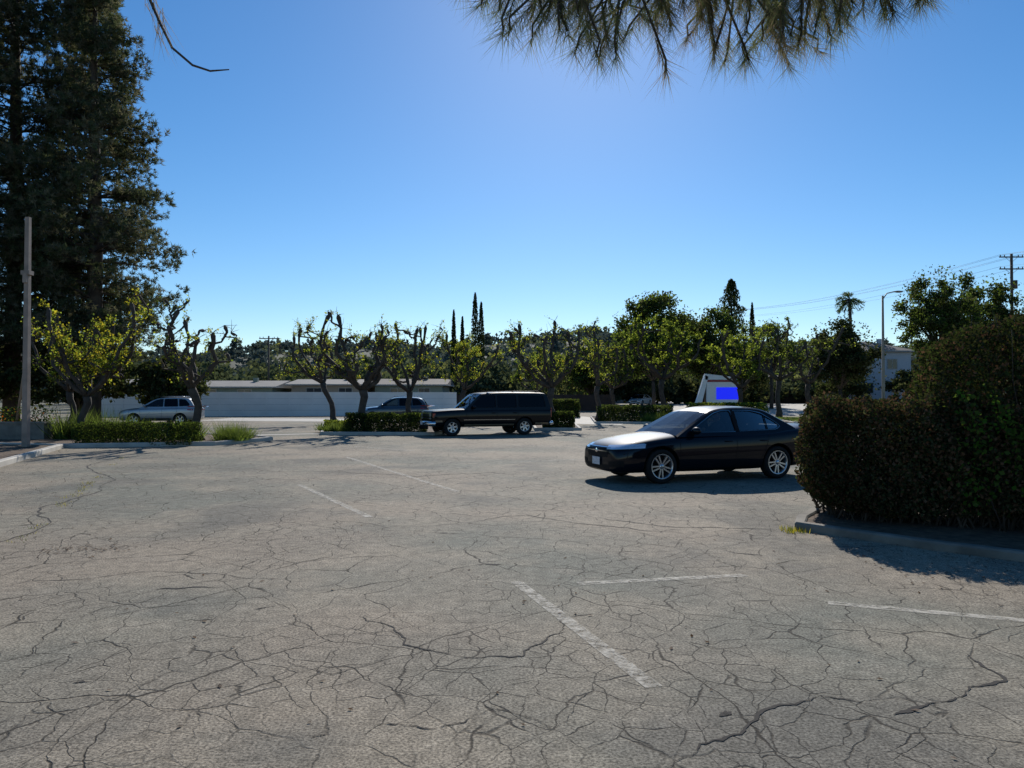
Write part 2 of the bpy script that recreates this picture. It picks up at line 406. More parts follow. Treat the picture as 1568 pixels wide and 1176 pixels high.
def pollard(x, y, H, W, lean=0., leaf=1., seed=0, mats=(L_yg, L_g, L_y), ls=.092, nl=None, name='pollarded_tree', probs=(.5, .33, .17), thick=1.):
    rr = random.Random(seed); mb = MB(); e = empty(name, (x, y, 0)); s = H / 6.
    fork = Vector((lean * .5, rr.uniform(-.1, .1), H * rr.uniform(.32, .40)))
    tp = []
    ph = rr.uniform(0, 6)
    for i in range(7):
        t = i / 6; p = fork * t + Vector((math.sin(t * 5 + ph) * .16, math.cos(t * 4 + ph) * .12, 0)) * (t * (1 - t) * 4); tp.append(p)
    s2 = s * thick
    mb.tube(tp, [.24 * s2, .175 * s2, .155 * s2, .145 * s2, .14 * s2, .155 * s2, .17 * s2], 0, 9)
    pts = []; nl = nl or rr.randint(4, 6); knobs = []
    def limb(p0, dirr, reach, rise, r0, r1, depth):
        n = 9 if depth == 0 else 5; path = [p0]; rads = [r0]; off = Vector((0, 0, 0)); vel = Vector((0, 0, 0))
        for i in range(1, n + 1):
            t = i / n
            vel = vel * .25 + Vector((rr.uniform(-1, 1), rr.uniform(-1, 1), rr.uniform(-.5, .5))) * .15 * s; off += vel
            p = p0 + dirr * reach * math.sin(min(1, t * 1.3) * 1.5) + Vector((0, 0, rise * (t ** 1.15))) + off
            path.append(p); rads.append((r0 + (r1 - r0) * t) * rr.uniform(.75, 1.35))
        path.append(path[-1] + (path[-1] - path[-2]).normalized() * .12 * s); rads[-1] = r1 * 1.9; rads.append(r1 * .9)
        mb.tube(path, rads, 0, 7); knobs.append((path[-1], depth))
        if depth < 2:
            for k in range(rr.randint(2, 4) if depth == 0 else rr.randint(0, 2)):
                i = rr.randint(2, n - 1); a = rr.uniform(0, 6.28)
                d2 = (dirr * .4 + Vector((math.cos(a), math.sin(a), 0))).normalized()
                limb(path[i], d2, rr.uniform(.25, .65) * s, rr.uniform(0, .8) * s, rads[i] * .6, r1 * .8, depth + 1)
        for i in range(2, n):
            if rr.random() < .5: knobs.append((path[i], 3))
    for i in range(nl):
        a = 2 * math.pi * i / nl + rr.uniform(-.4, .4) + ph
        limb(fork, (Vector((math.cos(a), math.sin(a) * .8, 0)) + Vector((lean * .2, 0, 0))), W * .5 * rr.uniform(.5, .92), (H - fork.z) * rr.uniform(.55, .92), .098 * s2, .050 * s2, 0)
    for p, dpt in knobs:
        for k in range(rr.randint(3, 6) if dpt < 3 else rr.randint(1, 3)):
            d = Vector((rr.uniform(-1, 1), rr.uniform(-1, 1), rr.uniform(-.6, 1.0))).normalized()
            Ls = rr.uniform(.15, .6) * s
            q = p + d * Ls + Vector((0, 0, .03))
            mb.tube([p, (p + q) / 2 + Vector((rr.uniform(-.05, .05), 0, 0)), q], [.013, .009, .004], 0, 4)
            if rr.random() < .30 + .35 * leaf:
                for j in range(int(rr.uniform(5, 22) * leaf)):
                    t = rr.uniform(.2, 1.1); c = p + (q - p) * t
                    pts.append((c.x + rr.gauss(0, .065), c.y + rr.gauss(0, .065), c.z + rr.gauss(0, .065)))
    mb.obj('trunk', [M_bark], e)
    if pts: leaves('foliage', np.array(pts), ls, list(mats), e, w=.75, probs=list(probs))
    return e
def crown(c, r, n, K, cs=.36, seed=0, lower=.75, loose=.14):
    st = np.random.RandomState(seed)
    d = unit(st.normal(size=(K, 3))); d[:, 2] = np.where(d[:, 2] < 0, d[:, 2] * lower, d[:, 2])
    C = d * st.uniform(.30, .88, (K, 1)) ; sz = st.uniform(.45, 1.3, K)
    pr = sz ** 2; i = st.choice(K, n, p=pr / pr.sum())
    o = unit(st.normal(size=(n, 3))) * (st.rand(n, 1) ** .4) * st.uniform(.7, 1.25, (n, 1)); o[:, 2] *= .7
    P = C[i] + o * (cs * sz[i])[:, None]
    m = int(n * loose); P[:m] = unit(st.normal(size=(m, 3))) * st.uniform(.2, 1.02, (m, 1)); P[:m, 2] = np.where(P[:m, 2] < 0, P[:m, 2] * lower, P[:m, 2])
    return np.array(c) + P * np.array(r), C * np.array(r) + np.array(c)
def broadtree(x, y, H, W, zb, n, ls, mats, seed=0, K=46, name='broadleaf_tree', z0=0., cs=.25, probs=None, tr=.2, loose=.14):
    e = empty(name, (x, y, z0)); r = (W / 2, W / 2, (H - zb) / 2)
    P, C = crown((0, 0, (H + zb) / 2), r, n, K, cs, seed, loose=loose)
    leaves('foliage', P, ls, list(mats), e, w=.7, probs=probs)
    mb = MB(); f = Vector((0, 0, zb + (H - zb) * .12))
    mb.tube([(0, 0, 0), (.08, 0, f.z * .5), f], [tr * 1.2, tr, tr * .9], 0, 8)
    for c in C[:26]:
        c = Vector(c); mb.tube([f, f.lerp(c, .5) + Vector((0, 0, .03 * H)), c], [tr * .45, tr * .28, tr * .08], 0, 5)
    mb.obj('trunk', [M_bark], e); return e
def spire(x, y, H, W, n, ls, mats, name='cypress_tree', zb=.5, p=.6, z0=0, rag=.15):
    e = empty(name, (x, y, z0)); t = rs.rand(n) ** 1.1
    prof = np.minimum(1, (1 - t) ** p * 1.05) * np.minimum(1, .5 + t * 4)
    a = rs.uniform(0, 6.283, n); q = np.stack([np.cos(a) * 2, np.sin(a) * 2, t * H * .8], 1)
    rad = W / 2 * prof * (1 + snoise(q, 1.3, x) * rag * 2) * rs.rand(n) ** .3
    P = np.stack([np.cos(a) * rad, np.sin(a) * rad, zb + t * (H - zb)], 1)
    leaves('foliage', P, ls, list(mats), e, w=.45, bias=(0, 0, 1.5))
    mb = MB(); mb.tube([(0, 0, 0), (0, 0, H * .5), (0, 0, H * .95)], [W * .07 + .05, W * .04 + .03, .02], 0, 6); mb.obj('trunk', [M_pbark], e); return e
def pine(x, y, H, Rm, zb, seed, name='pine_tree', K=13, trunk=.5, top_p=.75, dz=(.36, .6)):
    rr = random.Random(seed); e = empty(name, (x, y, 0)); mb = MB()
    mb.tube([(0, 0, 0), (.1, .1, H * .4), (-.1, 0, H * .75), (0, 0, H)], [trunk, trunk * .75, trunk * .4, .04], 0, 10)
    T = []; D = []
    z = zb
    while z < H - .3:
        t = (z - zb) / (H - zb)
        prof = min(1, .70 + t * 1.4) * (1 - t) ** top_p * 1.0 + .05
        for k in range(4):
            a = rr.uniform(0, 6.283)
            if math.sin(a) > .75 and rr.random() < .6: continue
            L = Rm * prof * (rr.uniform(.45, .85) if rr.random() < .5 else rr.uniform(.8, 1.15))
            up = rr.uniform(-.05, .45)
            d = Vector((math.cos(a), math.sin(a), 0)); p0 = Vector((0, 0, z)); path = []
            for i in range(6):
                s = i / 5; path.append(p0 + d * L * s + Vector((0, 0, L * (up * s - .30 * s * s + .26 * s ** 4))))
            mb.tube(path, [.09 * (1 - t) + .03, .07 * (1 - t) + .02, .045, .03, .02, .01], 0, 4)
            side = Vector((-d.y, d.x, 0))
            ns = max(2, int(L / .75))
            for j in range(ns + 1):
                s = .35 + .65 * j / ns; i = min(4, int(s * 5)); pb = path[i].lerp(path[i + 1], s * 5 - i) if s < 1 else path[5]
                for sg in (-1, 1):
                    sl2 = (L * .20 * (1.2 - s) + .35) * rr.uniform(.5, 1.3); dd = (side * sg * rr.uniform(.3, 1) + d * .6 + Vector((0, 0, rr.uniform(-.3, .5)))).normalized()
                    cc = pb + dd * sl2; mb.tube([pb, cc], [.02, .008], 0, 3)
                    sg_ = rr.uniform(.16, .30)
                    for q in range(rr.randint(5, 8)):
                        o = Vector((rr.gauss(0, sg_), rr.gauss(0, sg_), rr.gauss(0, sg_ * .75)))
                        T.append((cc + o)[:]); D.append((dd * .6 + o * 2 + Vector((0, 0, .6)))[:])
        z += rr.uniform(*dz)
    T = np.array(T); D = unit(np.array(D)); m = len(T)
    Bp = np.repeat(T, K, 0); Dp = np.repeat(D, K, 0) * .7 + unit(rs.normal(size=(m * K, 3)))
    Bp = Bp + rs.normal(size=Bp.shape) * .04
    mi = np.repeat(rs.choice(2, m, p=[.62, .38]), K)
    blades('needles', Bp, Dp, rs.uniform(.18, .34, m * K), .058, [L_pi, L_pb], e, mi=mi)
    mb.obj('trunk', [M_pbark], e)
    return e

# ---------------------------------------------------------------- left big pines
pine(-25.3, 44.5, 28.5, 4.9, 5.0, 3)
pine(-31.2, 46, 38, 6.6, 4.0, 8)
pine(-34, 41, 36, 7., 3.0, 12, K=11)
pine(-28.0, 49, 30, 4.9, 4.0, 18, K=11)
for i, (x, y, h, wd) in enumerate([(-27, 46, 5.5, 8), (-33, 44, 6, 8), (-22, 47.5, 4.4, 5)]):
    broadtree(x, y, h, wd, .3, 9000, .26, [L_dg, L_hb, L_ol], 40 + i, name='shrub')

# ---------------------------------------------------------------- pollarded trees
pollard(-11.4, 27, 5.3, 2.9, lean=-.6, leaf=.6, seed=14, nl=5, ls=.085, thick=1.1)
pollard(-16.2, 28, 5.2, 4.4, lean=.2, leaf=1.2, seed=4, mats=(L_yg, L_y, L_g), nl=6, probs=(.45, .38, .17))
pollard(-18.6, 31, 5.0, 3.8, leaf=1.0, seed=5, mats=(L_yg, L_y, L_g))
pollard(-10.8, 45, 6.3, 4.0, lean=-1.5, leaf=1.0, seed=23)
pollard(-6.65, 34, 6.1, 3.9, lean=-.4, leaf=.7, seed=31, nl=6, thick=1.15)
pollard(-5.4, 40, 6.0, 3.7, lean=-.3, leaf=.65, seed=42, nl=6)
pollard(-3.1, 46, 5.8, 3.7, lean=.2, leaf=1.5, seed=51, mats=(L_yg, L_g, L_y))
pollard(2.27, 40, 6.1, 4.4, lean=-.3, leaf=.75, seed=66, nl=6, thick=1.1)
pollard(5.56, 48, 6.3, 3.3, leaf=1.0, seed=71)
pollard(11.2, 55, 7.6, 6.2, leaf=1.9, seed=83, mats=(L_g, L_yg, L_dg), ls=.14, nl=7)
pollard(16.0, 52, 6.7, 5.0, leaf=1.5, seed=91, mats=(L_yg, L_g, L_g), ls=.12, nl=6)
pollard(21.7, 60, 7.8, 5.4, leaf=1.4, seed=97, mats=(L_g, L_ol, L_yg), ls=.13, nl=6)
pollard(26.5, 66, 8.4, 5.0, leaf=.9, seed=99, mats=(L_ol, L_g, L_yg), ls=.13)
pollard(2.0, 60, 5.4, 4.8, leaf=1.6, seed=103, mats=(L_g, L_yg, L_ol), ls=.12)
pollard(8.4, 62, 6.4, 4.8, leaf=1.6, seed=107, mats=(L_g, L_ol, L_dg), ls=.13)

# ---------------------------------------------------------------- background trees
broadtree(15.3, 80, 13.2, 10, 2, 24000, .30, [L_dg, L_g, L_ol], 1)
broadtree(22, 84, 12.0, 9.5, 2, 18000, .30, [L_dg, L_g, L_ol], 2)
broadtree(9.5, 90, 8.5, 8, 1, 11000, .3, [L_dg, L_g, L_ol], 12)
spire(26.8, 90, 16.0, 4.4, 6500, .34, [L_dg, L_ol], 'conifer_tree', zb=3, p=.55, rag=.6)
spire(32.6, 100, 14.4, 1.6, 3000, .3, [L_dg, L_hb])
broadtree(28.5, 92, 9.5, 9, 1, 13000, .3, [L_dg, L_hb, L_ol], 3)
broadtree(33.8, 76, 9.9, 8.2, 1.4, 22000, .26, [L_dg, L_hb, L_ol], 4, K=60, cs=.22)
broadtree(29.5, 84, 10.8, 6.5, 3.0, 6000, .24, [L_ol, L_g, L_ol], 5, cs=.2)
broadtree(34.8, 60, 12.6, 7.0, 3.6, 20000, .20, [L_dg, L_g, L_ol], 6, K=75, cs=.17, tr=.22, loose=.2)
broadtree(38.5, 64, 8.0, 6.0, .8, 13000, .20, [L_dg, L_g, L_ol], 9, K=50)
broadtree(43.2, 66, 12.8, 7.2, 3.0, 18000, .22, [L_dg, L_ol, L_g], 7, K=75, cs=.17, loose=.2)
broadtree(44, 71, 7.8, 10, .8, 14000, .26, [L_dg, L_hb, L_ol], 8)
broadtree(52, 76, 11.0, 9, 2, 12000, .26, [L_dg, L_hb, L_ol], 10)
for i, (x, y, h, wd) in enumerate([(24, 108, 5.6, 13), (33, 108, 5.2, 12), (41.5, 92, 4.6, 8), (50, 90, 5.2, 9), (16, 100, 4.6, 10), (58, 96, 6, 10)]):
    broadtree(x, y, h, wd, .2, 6500, .3, [L_dg, L_hb, L_ol], 140 + i, name='shrub', z0=.3)
for x, h, wd in ((-8.7, 14.6, 1.2), (-7.4, 13.6, 1.1), (-5.5, 17.2, 1.8), (-4.6, 15.8, 1.5)):
    spire(x, 110, h, wd, 3800, .3, [L_dg, L_hb], p=.5)
e = empty('palm_tree', (50.4, 110, 0)); mb = MB(); mb.tube([(0, 0, 0), (.3, 0, 8), (0, 0, 16.2)], [.35, .25, .22], 0, 8)
B = []; D = []
for i in range(46):
    a = random.uniform(0, 6.28); el = random.uniform(-.9, 1.3); d = Vector((math.cos(a) * math.cos(el), math.sin(a) * math.cos(el), math.sin(el)))
    path = [Vector((0, 0, 16.2)) + d * 2.0 * t - Vector((0, 0, .9 * t * t)) for t in (0, .33, .66, 1)]
    mb.tube(path, [.04, .03, .02, .01], 0, 4)
    for k in range(34):
        t = random.uniform(.3, 1) * 3; j = min(2, int(t)); c = path[j].lerp(path[j + 1], t - j); B.append(c[:]); v = Vector((random.gauss(0, 1), random.gauss(0, 1), random.gauss(-.4, .8))) + d * .8; D.append(v[:])
blades('fronds', B, D, rs.uniform(.3, .65, len(B)), .10, [L_dg, L_g], e); mb.obj('trunk', [M_pbark], e)
st = np.random.RandomState(3); P = []; MI = []
for i in range(190):
    y = st.uniform(98, 185); x = st.uniform(-.62, .5) * y; h = st.uniform(4.5, 8.4) * (.72 + y / 360); wd = st.uniform(6, 11)
    p, _ = crown((x, y, h * .5), (wd / 2, wd / 2, h * .55), 520, 16, .34, i); P.append(p); MI += [int(st.rand() < .3)] * 520
P = np.concatenate(P); n = len(P); u = unit(rs.normal(size=(n, 3))); v = unit(np.cross(u, rs.normal(size=(n, 3)))); s = rs.uniform(.25, .5, n)[:, None]
npmesh('distant_trees', np.stack([P - u * s, P + v * s * .7, P + u * s, P - v * s * .7], 1), 4, [L_ds, L_ds2], MI)
def hh(x, y):
    a = min(1, max(0, (y - 190) / 330)); a = a * a * (3 - 2 * a)
    return a * (33 + 5 * math.sin(x * .013 + 1) + 3 * math.sin(x * .037) + 2 * math.sin(x * .09 + y * .02)) - .3 + .8 * math.sin(x * .05 + y * .06) * a
mb = MB(); nx, ny = 70, 26; vs = []
for j in range(ny):
    for i in range(nx):
        x = -620 + 1240 * i / (nx - 1); y = 185 + 520 * j / (ny - 1); vs.append((x, y, hh(x, y)))
mb.add(vs, [(j * nx + i, j * nx + i + 1, (j + 1) * nx + i + 1, (j + 1) * nx + i) for j in range(ny - 1) for i in range(nx - 1)], 0, None, True)
mb.obj('hills', [M_hill])
P = []; MI = []
for i in range(1150):
    y = st.uniform(190, 570); x = st.uniform(-.7, .7) * y; h = st.uniform(5, 10); wd = st.uniform(8, 15)
    if st.rand() < .05: h *= 1.5; wd *= .5
    p, _ = crown((x, y, hh(x, y) + h * .45), (wd / 2, wd / 2, h * .55), 100, 9, .42, i); P.append(p); MI += [int(st.rand() < .22)] * 100
P = np.concatenate(P); n = len(P); u = unit(rs.normal(size=(n, 3))); v = unit(np.cross(u, rs.normal(size=(n, 3)))); s = rs.uniform(.7, 1.3, n)[:, None]
L_h1 = leafm('hill_leaf_haze_tint', (.085, .108, .10), .25, scale=.03, tcol=(.11, .135, .11)); L_h2 = leafm('hill_leaf_pale_haze_tint', (.13, .145, .11), .25, scale=.03)  # distance haze put into these leaf colours as a paler, bluish tint
npmesh('hillside_trees', np.stack([P - u * s, P + v * s * .7, P + u * s, P - v * s * .7], 1), 4, [L_h1, L_h2], MI)

# ---------------------------------------------------------------- walls, fences, houses
mb = MB(); a = Vector((-36, 60.5)); b = Vector((-5, 66.5)); d = (b - a); L = d.length; ang = math.atan2(d.y, d.x)
M4 = Matrix.Translation((a.x, a.y, 0)) @ Matrix.Rotation(ang, 4, 'Z')
mb.box((L / 2, 0, 1.0), (L, .15, 2.0), 0, M4); mb.box((L / 2, 0, 2.035), (L, .24, .07), 1, M4)
k = 0
while k < L:
    mb.box((k, -.02, 1.0), (.10, .22, 2.0), 0, M4); k += 1.9
for zz in (.5, 1.0, 1.5): mb.box((L / 2, -.0775, zz), (L, .006, .02), 2, M4)
mb.obj('perimeter_wall', [M_wall, M_wallcap, pm('mortar', (.45, .45, .45), .9)])
mb = MB(); mb.box((46, 112, 1.65), (40, .12, 2.1), 0)
for i in range(21): mb.box((26.5 + i * 1.95, 111.9, 1.7), (.14, .14, 2.3), 0)
mb.obj('wooden_fence', [M_fence])
mb = MB(); mb.box((2, 86, .95), (20, .12, 1.9), 0)
for i in range(11): mb.box((-7.8 + i * 1.95, 85.9, 1.0), (.14, .14, 2.0), 0)
mb.obj('wooden_fence', [M_fence])
def house(name, x0, x1, y, dep, eave, ridge, wallm, roofm, z0=0., wins=(), over=.6, gable=True):
    mb = MB(); cx = (x0 + x1) / 2; L = x1 - x0
    mb.box((cx, y + dep / 2, z0 + eave / 2), (L, dep, eave), 0)
    ov = over; zr = z0 + ridge; ze = z0 + eave + .02; t = .14
    ins = 0 if gable else dep * .45
    lo = [(x0 - ov, y - ov), (x1 + ov, y - ov), (x1 + ov, y + dep + ov), (x0 - ov, y + dep + ov)]
    vs = [(p[0], p[1], ze) for p in lo] + [(p[0], p[1], ze + t) for p in lo] + [(x0 - ov + ins, y + dep / 2, zr), (x1 + ov - ins, y + dep / 2, zr)]
    mb.add(vs, [(3, 2, 1, 0), (4, 5, 9, 8), (6, 7, 8, 9), (5, 6, 9), (7, 4, 8)], 1)
    mb.add(vs, [(0, 1, 5, 4), (1, 2, 6, 5), (2, 3, 7, 6), (3, 0, 4, 7)], 3)
    for (wx, wz, ww, wh) in wins:
        mb.box((wx, y - .02, z0 + wz), (ww + .2, .06, wh + .2), 3); mb.box((wx, y - .045, z0 + wz), (ww, .05, wh), 2)
        mb.box((wx, y - .075, z0 + wz), (.05, .02, wh), 3)
    mb.box((cx + L * .2, y + dep * .4, zr - .1), (.5, .5, .8), 0)
    mb.obj(name, [wallm, roofm, M_win, M_trim])
house('ranch_house', -46, -37.3, 78, 8, 2.9, 3.6, M_hgreen, M_roof, 0, [(-43, 1.9, 1.6, 1.1), (-40, 1.9, 1.2, 1.1)])
house('ranch_house', -36, -26, 80, 9, 2.6, 3.5, M_hgreen, M_roof, 0, [(-33, 1.9, 1.8, 1.0), (-29, 1.9, 1.4, 1.0)])
house('ranch_house', -24.5, -16.8, 82, 9, 2.9, 3.7, M_htan, M_roof, 0, [(-22, 2.1, 1.6, 1.0), (-18.5, 2.1, 1.4, 1.0)])
house('ranch_house', -15.6, -7.9, 84, 9, 2.9, 3.8, M_hgreen, M_roofd, 0, [(-13, 2.1, 1.6, 1.0), (-10, 2.1, 1.2, 1.0)])
house('stucco_house', 14.2, 19, 112, 8, 3.1, 4.6, M_hwhite, M_roofd, .3, [(15.5, 1.8, 1.2, 1.1)])
house('stucco_house', 36.5, 42, 118, 8, 4.0, 5.4, M_hwhite, M_roof, .6, [(38, 2.8, 1.2, 1.1), (40.5, 2.8, 1.0, 1.1)])
house('two_storey_house', 45.0, 53, 98, 9, 7.2, 8.9, M_hwhite, M_roofd, .4, [(47.0, 5.6, 1.6, 1.2), (50.5, 5.6, 1.2, 1.2), (47.0, 2.4, 1.8, 1.3), (51, 2.4, 1.2, 1.2)], gable=False)

# ---------------------------------------------------------------- poles
e = empty('parking_light_pole', (-15.4, 23.4, 0)); mb = MB()
mb.box((0, 0, .04), (.34, .34, .1), 1); mb.box((0, 0, 3.75), (.17, .17, 7.3), 0, tap=.75)
mb.box((0, -.02, 5.62), (.28, .22, .13), 0); mb.box((.0, -.1, 5.45), (.13, .10, .3), 0)
mb.obj('pole', [M_pole, M_concd], e)
mb = MB(); mb.tube([(-19, 28.2, .1), (-18.5, 28.2, 3.8)], .045, 0, 8); mb.box((-18.5, 28.2, 3.83), (.1, .1, .06)); mb.obj('leaning_wooden_post', [M_woodl])
mb = MB(); mb.tube([(-19.3, 27.5, 0), (-19.3, 27.5, 2.0)], .05, 0, 8); mb.box((-19.6, 27.5, 1.9), (.7, .2, .5), 0); mb.box((-19.45, 27.5, .4), (.5, .3, .8), 0); mb.obj('utility_cabinet', [M_dark])
e = empty('street_lamp', (30.2, 60, 0)); mb = MB()
mb.tube([(0, 0, 0), (0, 0, .5), (0, 0, 9.9)], [.16, .13, .08], 0, 10); mb.tube([(0, 0, 9.6), (.35, 0, 10.1), (1.0, 0, 10.25)], .045, 0, 6)
mb.sphere((1.3, 0, 10.23), (.38, .16, .09), 1); mb.box((0, 0, .1), (.45, .45, .2), 0)
mb.obj('lamp_post', [M_tanpole, M_pole], e)
def upole(name, x, y, H, arms=2, r=.17, z0=0):
    mb = MB(); mb.tube([(x, y, z0), (x, y, z0 + H)], [r, r * .7], 0, 9)
    for k in range(arms):
        z = z0 + H - .35 - k * 1.3
        mb.box((x, y, z), (2.6, .12, .12))
        for q in (-1.2, -.75, .75, 1.2): mb.tube([(x + q, y, z + .06), (x + q, y, z + .24)], .05, 0, 6)
        mb.tube([(x - .7, y, z), (x, y, z - .6)], .02, 0, 4); mb.tube([(x + .7, y, z), (x, y, z - .6)], .02, 0, 4)
    if arms > 1: mb.tube([(x + .35, y, z0 + H - 2.9), (x + .35, y, z0 + H - 3.8)], .25, 0, 10)
    mb.obj(name, [M_wood])
upole('utility_pole', 54.3, 80, 17.2, 2, .2); upole('utility_pole', 44.6, 152, 19.5, 2, .2); upole('utility_pole', -33, 100, 9.9, 1, .15)
upole('utility_pole', 60, 35, 17, 2, .2)
mb = MB()
def wire(a, b, sag):
    a = Vector(a); b = Vector(b); mb.tube([a.lerp(b, t / 12) - Vector((0, 0, sag * 4 * (t / 12) * (1 - t / 12))) for t in range(13)], .013, 0, 4)
for q in (-1.2, -.75, .75, 1.2):
    wire((54.3 + q, 80, 17.1), (44.6 + q, 152, 19.4), 1.2); wire((54.3 + q, 80, 17.1), (60 + q, 35, 16.9), 1.)
for q in (-1.2, 1.2): wire((54.3 + q, 80, 15.8), (44.6 + q, 152, 18.1), 1.2); wire((54.3 + q, 80, 15.8), (60 + q, 35, 15.6), 1.)
mb.obj('overhead_wires', [M_wire])
e = empty('monument_sign', (17.3, 62, 0)); mb = MB()
mb.box((0, 0, .25), (3.8, .6, .5), 3)
mb.add([(-2.1, -.2, .5), (-1.55, -.2, .5), (-.85, -.2, 3.35), (-1.15, -.2, 3.5), (-2.1, .2, .5), (-1.55, .2, .5), (-.85, .2, 3.35), (-1.15, .2, 3.5)], [(0, 1, 2, 3), (7, 6, 5, 4), (0, 4, 5, 1), (1, 5, 6, 2), (2, 6, 7, 3), (3, 7, 4, 0)], 0)
mb.box((.35, 0, 1.75), (2.6, .3, 2.3), 0); mb.box((.35, -.0, 3.0), (2.75, .36, .16), 2)
mb.add([(-1.1, -.2, 3.1), (1.6, -.2, 3.1), (1.3, -.2, 3.32), (-1.1, -.2, 3.6), (-1.1, .2, 3.1), (1.6, .2, 3.1), (1.3, .2, 3.32), (-1.1, .2, 3.6)], [(0, 1, 2, 3), (7, 6, 5, 4), (0, 4, 5, 1), (1, 5, 6, 2), (2, 6, 7, 3), (3, 7, 4, 0)], 0)
mb.box((.75, -.17, 1.95), (1.85, .06, 1.0), 1)  # redaction block built as a glowing panel on the sign
mb.obj('sign_panel', [M_signw, M_blue, M_signr, M_conc], e)

# ---------------------------------------------------------------- islands, kerbs, hedges
def island(name, pts, hgt=.14, soil=M_soil, cm=M_conc):
    e = empty(name); mb = MB(); mb.sweep(pts, .16, -.005, hgt, 0, True); mb.obj('kerb', [cm], e)
    mb = MB(); mb.add([(p[0], p[1], hgt - .04) for p in pts], [tuple(range(len(pts)))]); mb.obj('soil', [soil], e)
island('planting_island', [(-14.9, 24.4), (-10.3, 25.6), (-9.3, 28.5), (-10.5, 30), (-16, 33), (-30, 34), (-30, 29), (-17, 24.9)])
hedge('hedge', -15.0, -10.9, 25.0, 26.4, .82, 24000, .06, [L_g, L_dg, L_hb], [.4, .35, .25])
grass('ornamental_grass', -10.8, -9.8, 26.4, 28, 1300, .8, w=.022, z=.1)
grass('strappy_plants', -17.5, -15.2, 27.5, 30, 1800, 1.15, [L_gr, L_g, L_dg], w=.04, z=.1)
grass('strappy_plants', -15.2, -12, 27.8, 30, 1300, .8, [L_gr, L_g, L_dg], w=.035, z=.1)
island('planting_island', [(-9.2, 36), (-8.4, 32.6), (-3.4, 32.3), (-2.8, 34), (-3, 40), (-6, 47), (-12, 47)])
hedge('hedge', -7.5, -3.8, 32.9, 34.0, .98, 20000, .07, [L_dg, L_hb, L_g], [.5, .25, .25])
hedge('hedge', -8.9, -7.6, 34.6, 35.6, .6, 5000, .07, [L_g, L_yg, L_dg])
grass('ornamental_grass', -9, -7.6, 33.6, 35, 1000, .5, w=.03, z=.1)
island('planting_island', [(1.2, 36.8), (3.4, 36.8), (3.6, 42), (1.2, 42)])
hedge('hedge', 1.5, 3.2, 37.4, 38.4, .95, 10000, .08, [L_dg, L_hb, L_g])
island('planting_island', [(5.2, 46), (17, 44), (19, 54), (6.2, 58)])
hedge('hedge', 5.5, 10.4, 47.2, 48.6, 1.15, 16000, .10, [L_dg, L_g, L_ol])
hedge('hedge', 11.6, 16.8, 48, 49.6, 1.3, 16000, .10, [L_g, L_yg, L_dg])
hedge('hedge', 3.2, 5.4, 58, 60, 1.5, 9000, .13, [L_g, L_dg, L_ol])
grass('ornamental_grass', 8.2, 10.8, 45.6, 46.8, 1500, .7, w=.04, z=.1)
grass('lawn_grass', 17, 31, 50, 59, 10000, .14, w=.04, z=0)
e = empty('brick_planter'); mb = MB(); mb.box((-19.4, 27.6, .38), (4.0, .3, .62)); mb.box((-19.4, 27.6, .72), (4.1, .4, .06)); mb.box((-17.5, 28.66, .38), (.3, 1.8, .62))
mb.obj('planter_wall', [M_concd], e)
P = np.stack([rs.uniform(-21, -17.6, 1500), rs.uniform(27.8, 28.8, 1500), .7 + rs.rand(1500) ** 1.6 * .6], 1); leaves('flowering_plants', P, .09, [L_or, L_g, L_dg], None, probs=[.12, .5, .38])
e = empty('kerb_edge'); mb = MB(); mb.sweep([(-9.5, 10), (-12.6, 18.3), (-14.8, 24.2), (-15.8, 24.7)], .2, -.005, .14, 0); mb.obj('kerb', [M_conc], e)
sheet('dirt_bed', [(-12.8, 18.3), (-15.0, 24.3), (-17, 25), (-40, 27), (-40, 10), (-9.7, 10)], .09, M_soil)
mb = MB(); mb.add([(-14.6, 19.6, .1), (-16, 22.5, .1), (-30, 24.5, .1), (-30, 19, .1)], [(0, 1, 2, 3)]); mb.obj('sidewalk', [M_conc])
C = np.concatenate([np.stack([rs.normal(-9.5, 2.4, 900), rs.normal(17, 4, 900), np.full(900, .012)], 1),
                    np.stack([rs.uniform(3.6, 5.9, 600), rs.normal(8.2, .7, 600), np.full(600, .012)], 1),
                    np.stack([rs.uniform(-6, 5, 260), rs.uniform(3.4, 14, 260), np.full(260, .008)], 1),
                    np.stack([rs.normal(-4.7, .25, 120), rs.normal(8.2, .12, 120), np.full(120, .01)], 1)])
n = len(C); a = rs.uniform(0, 6.28, n); s = rs.uniform(.008, .028, n)[:, None]; u = np.stack([np.cos(a), np.sin(a), rs.uniform(-.2, .2, n)], 1); v = np.stack([-np.sin(a), np.cos(a), np.zeros(n)], 1)
npmesh('leaf_litter', np.stack([C - u * s, C + v * s * .5, C + u * s, C - v * s * .5], 1), 4, [L_br, M_soil], rs.choice(2, n))
t = rs.rand(1200); B = np.stack([-5.48 - 5.42 * t + rs.normal(0, .05, 1200), 7.9 + 12.8 * t + rs.normal(0, .1, 1200), np.zeros(1200)], 1)
B = B[snoise(B, 1.2) > .15]
D = rs.normal(size=(len(B), 3)) * .6; D[:, 2] = 1; blades('crack_weeds', B, D, rs.uniform(.015, .045, len(B)), .008, [L_y, L_br, L_gr])

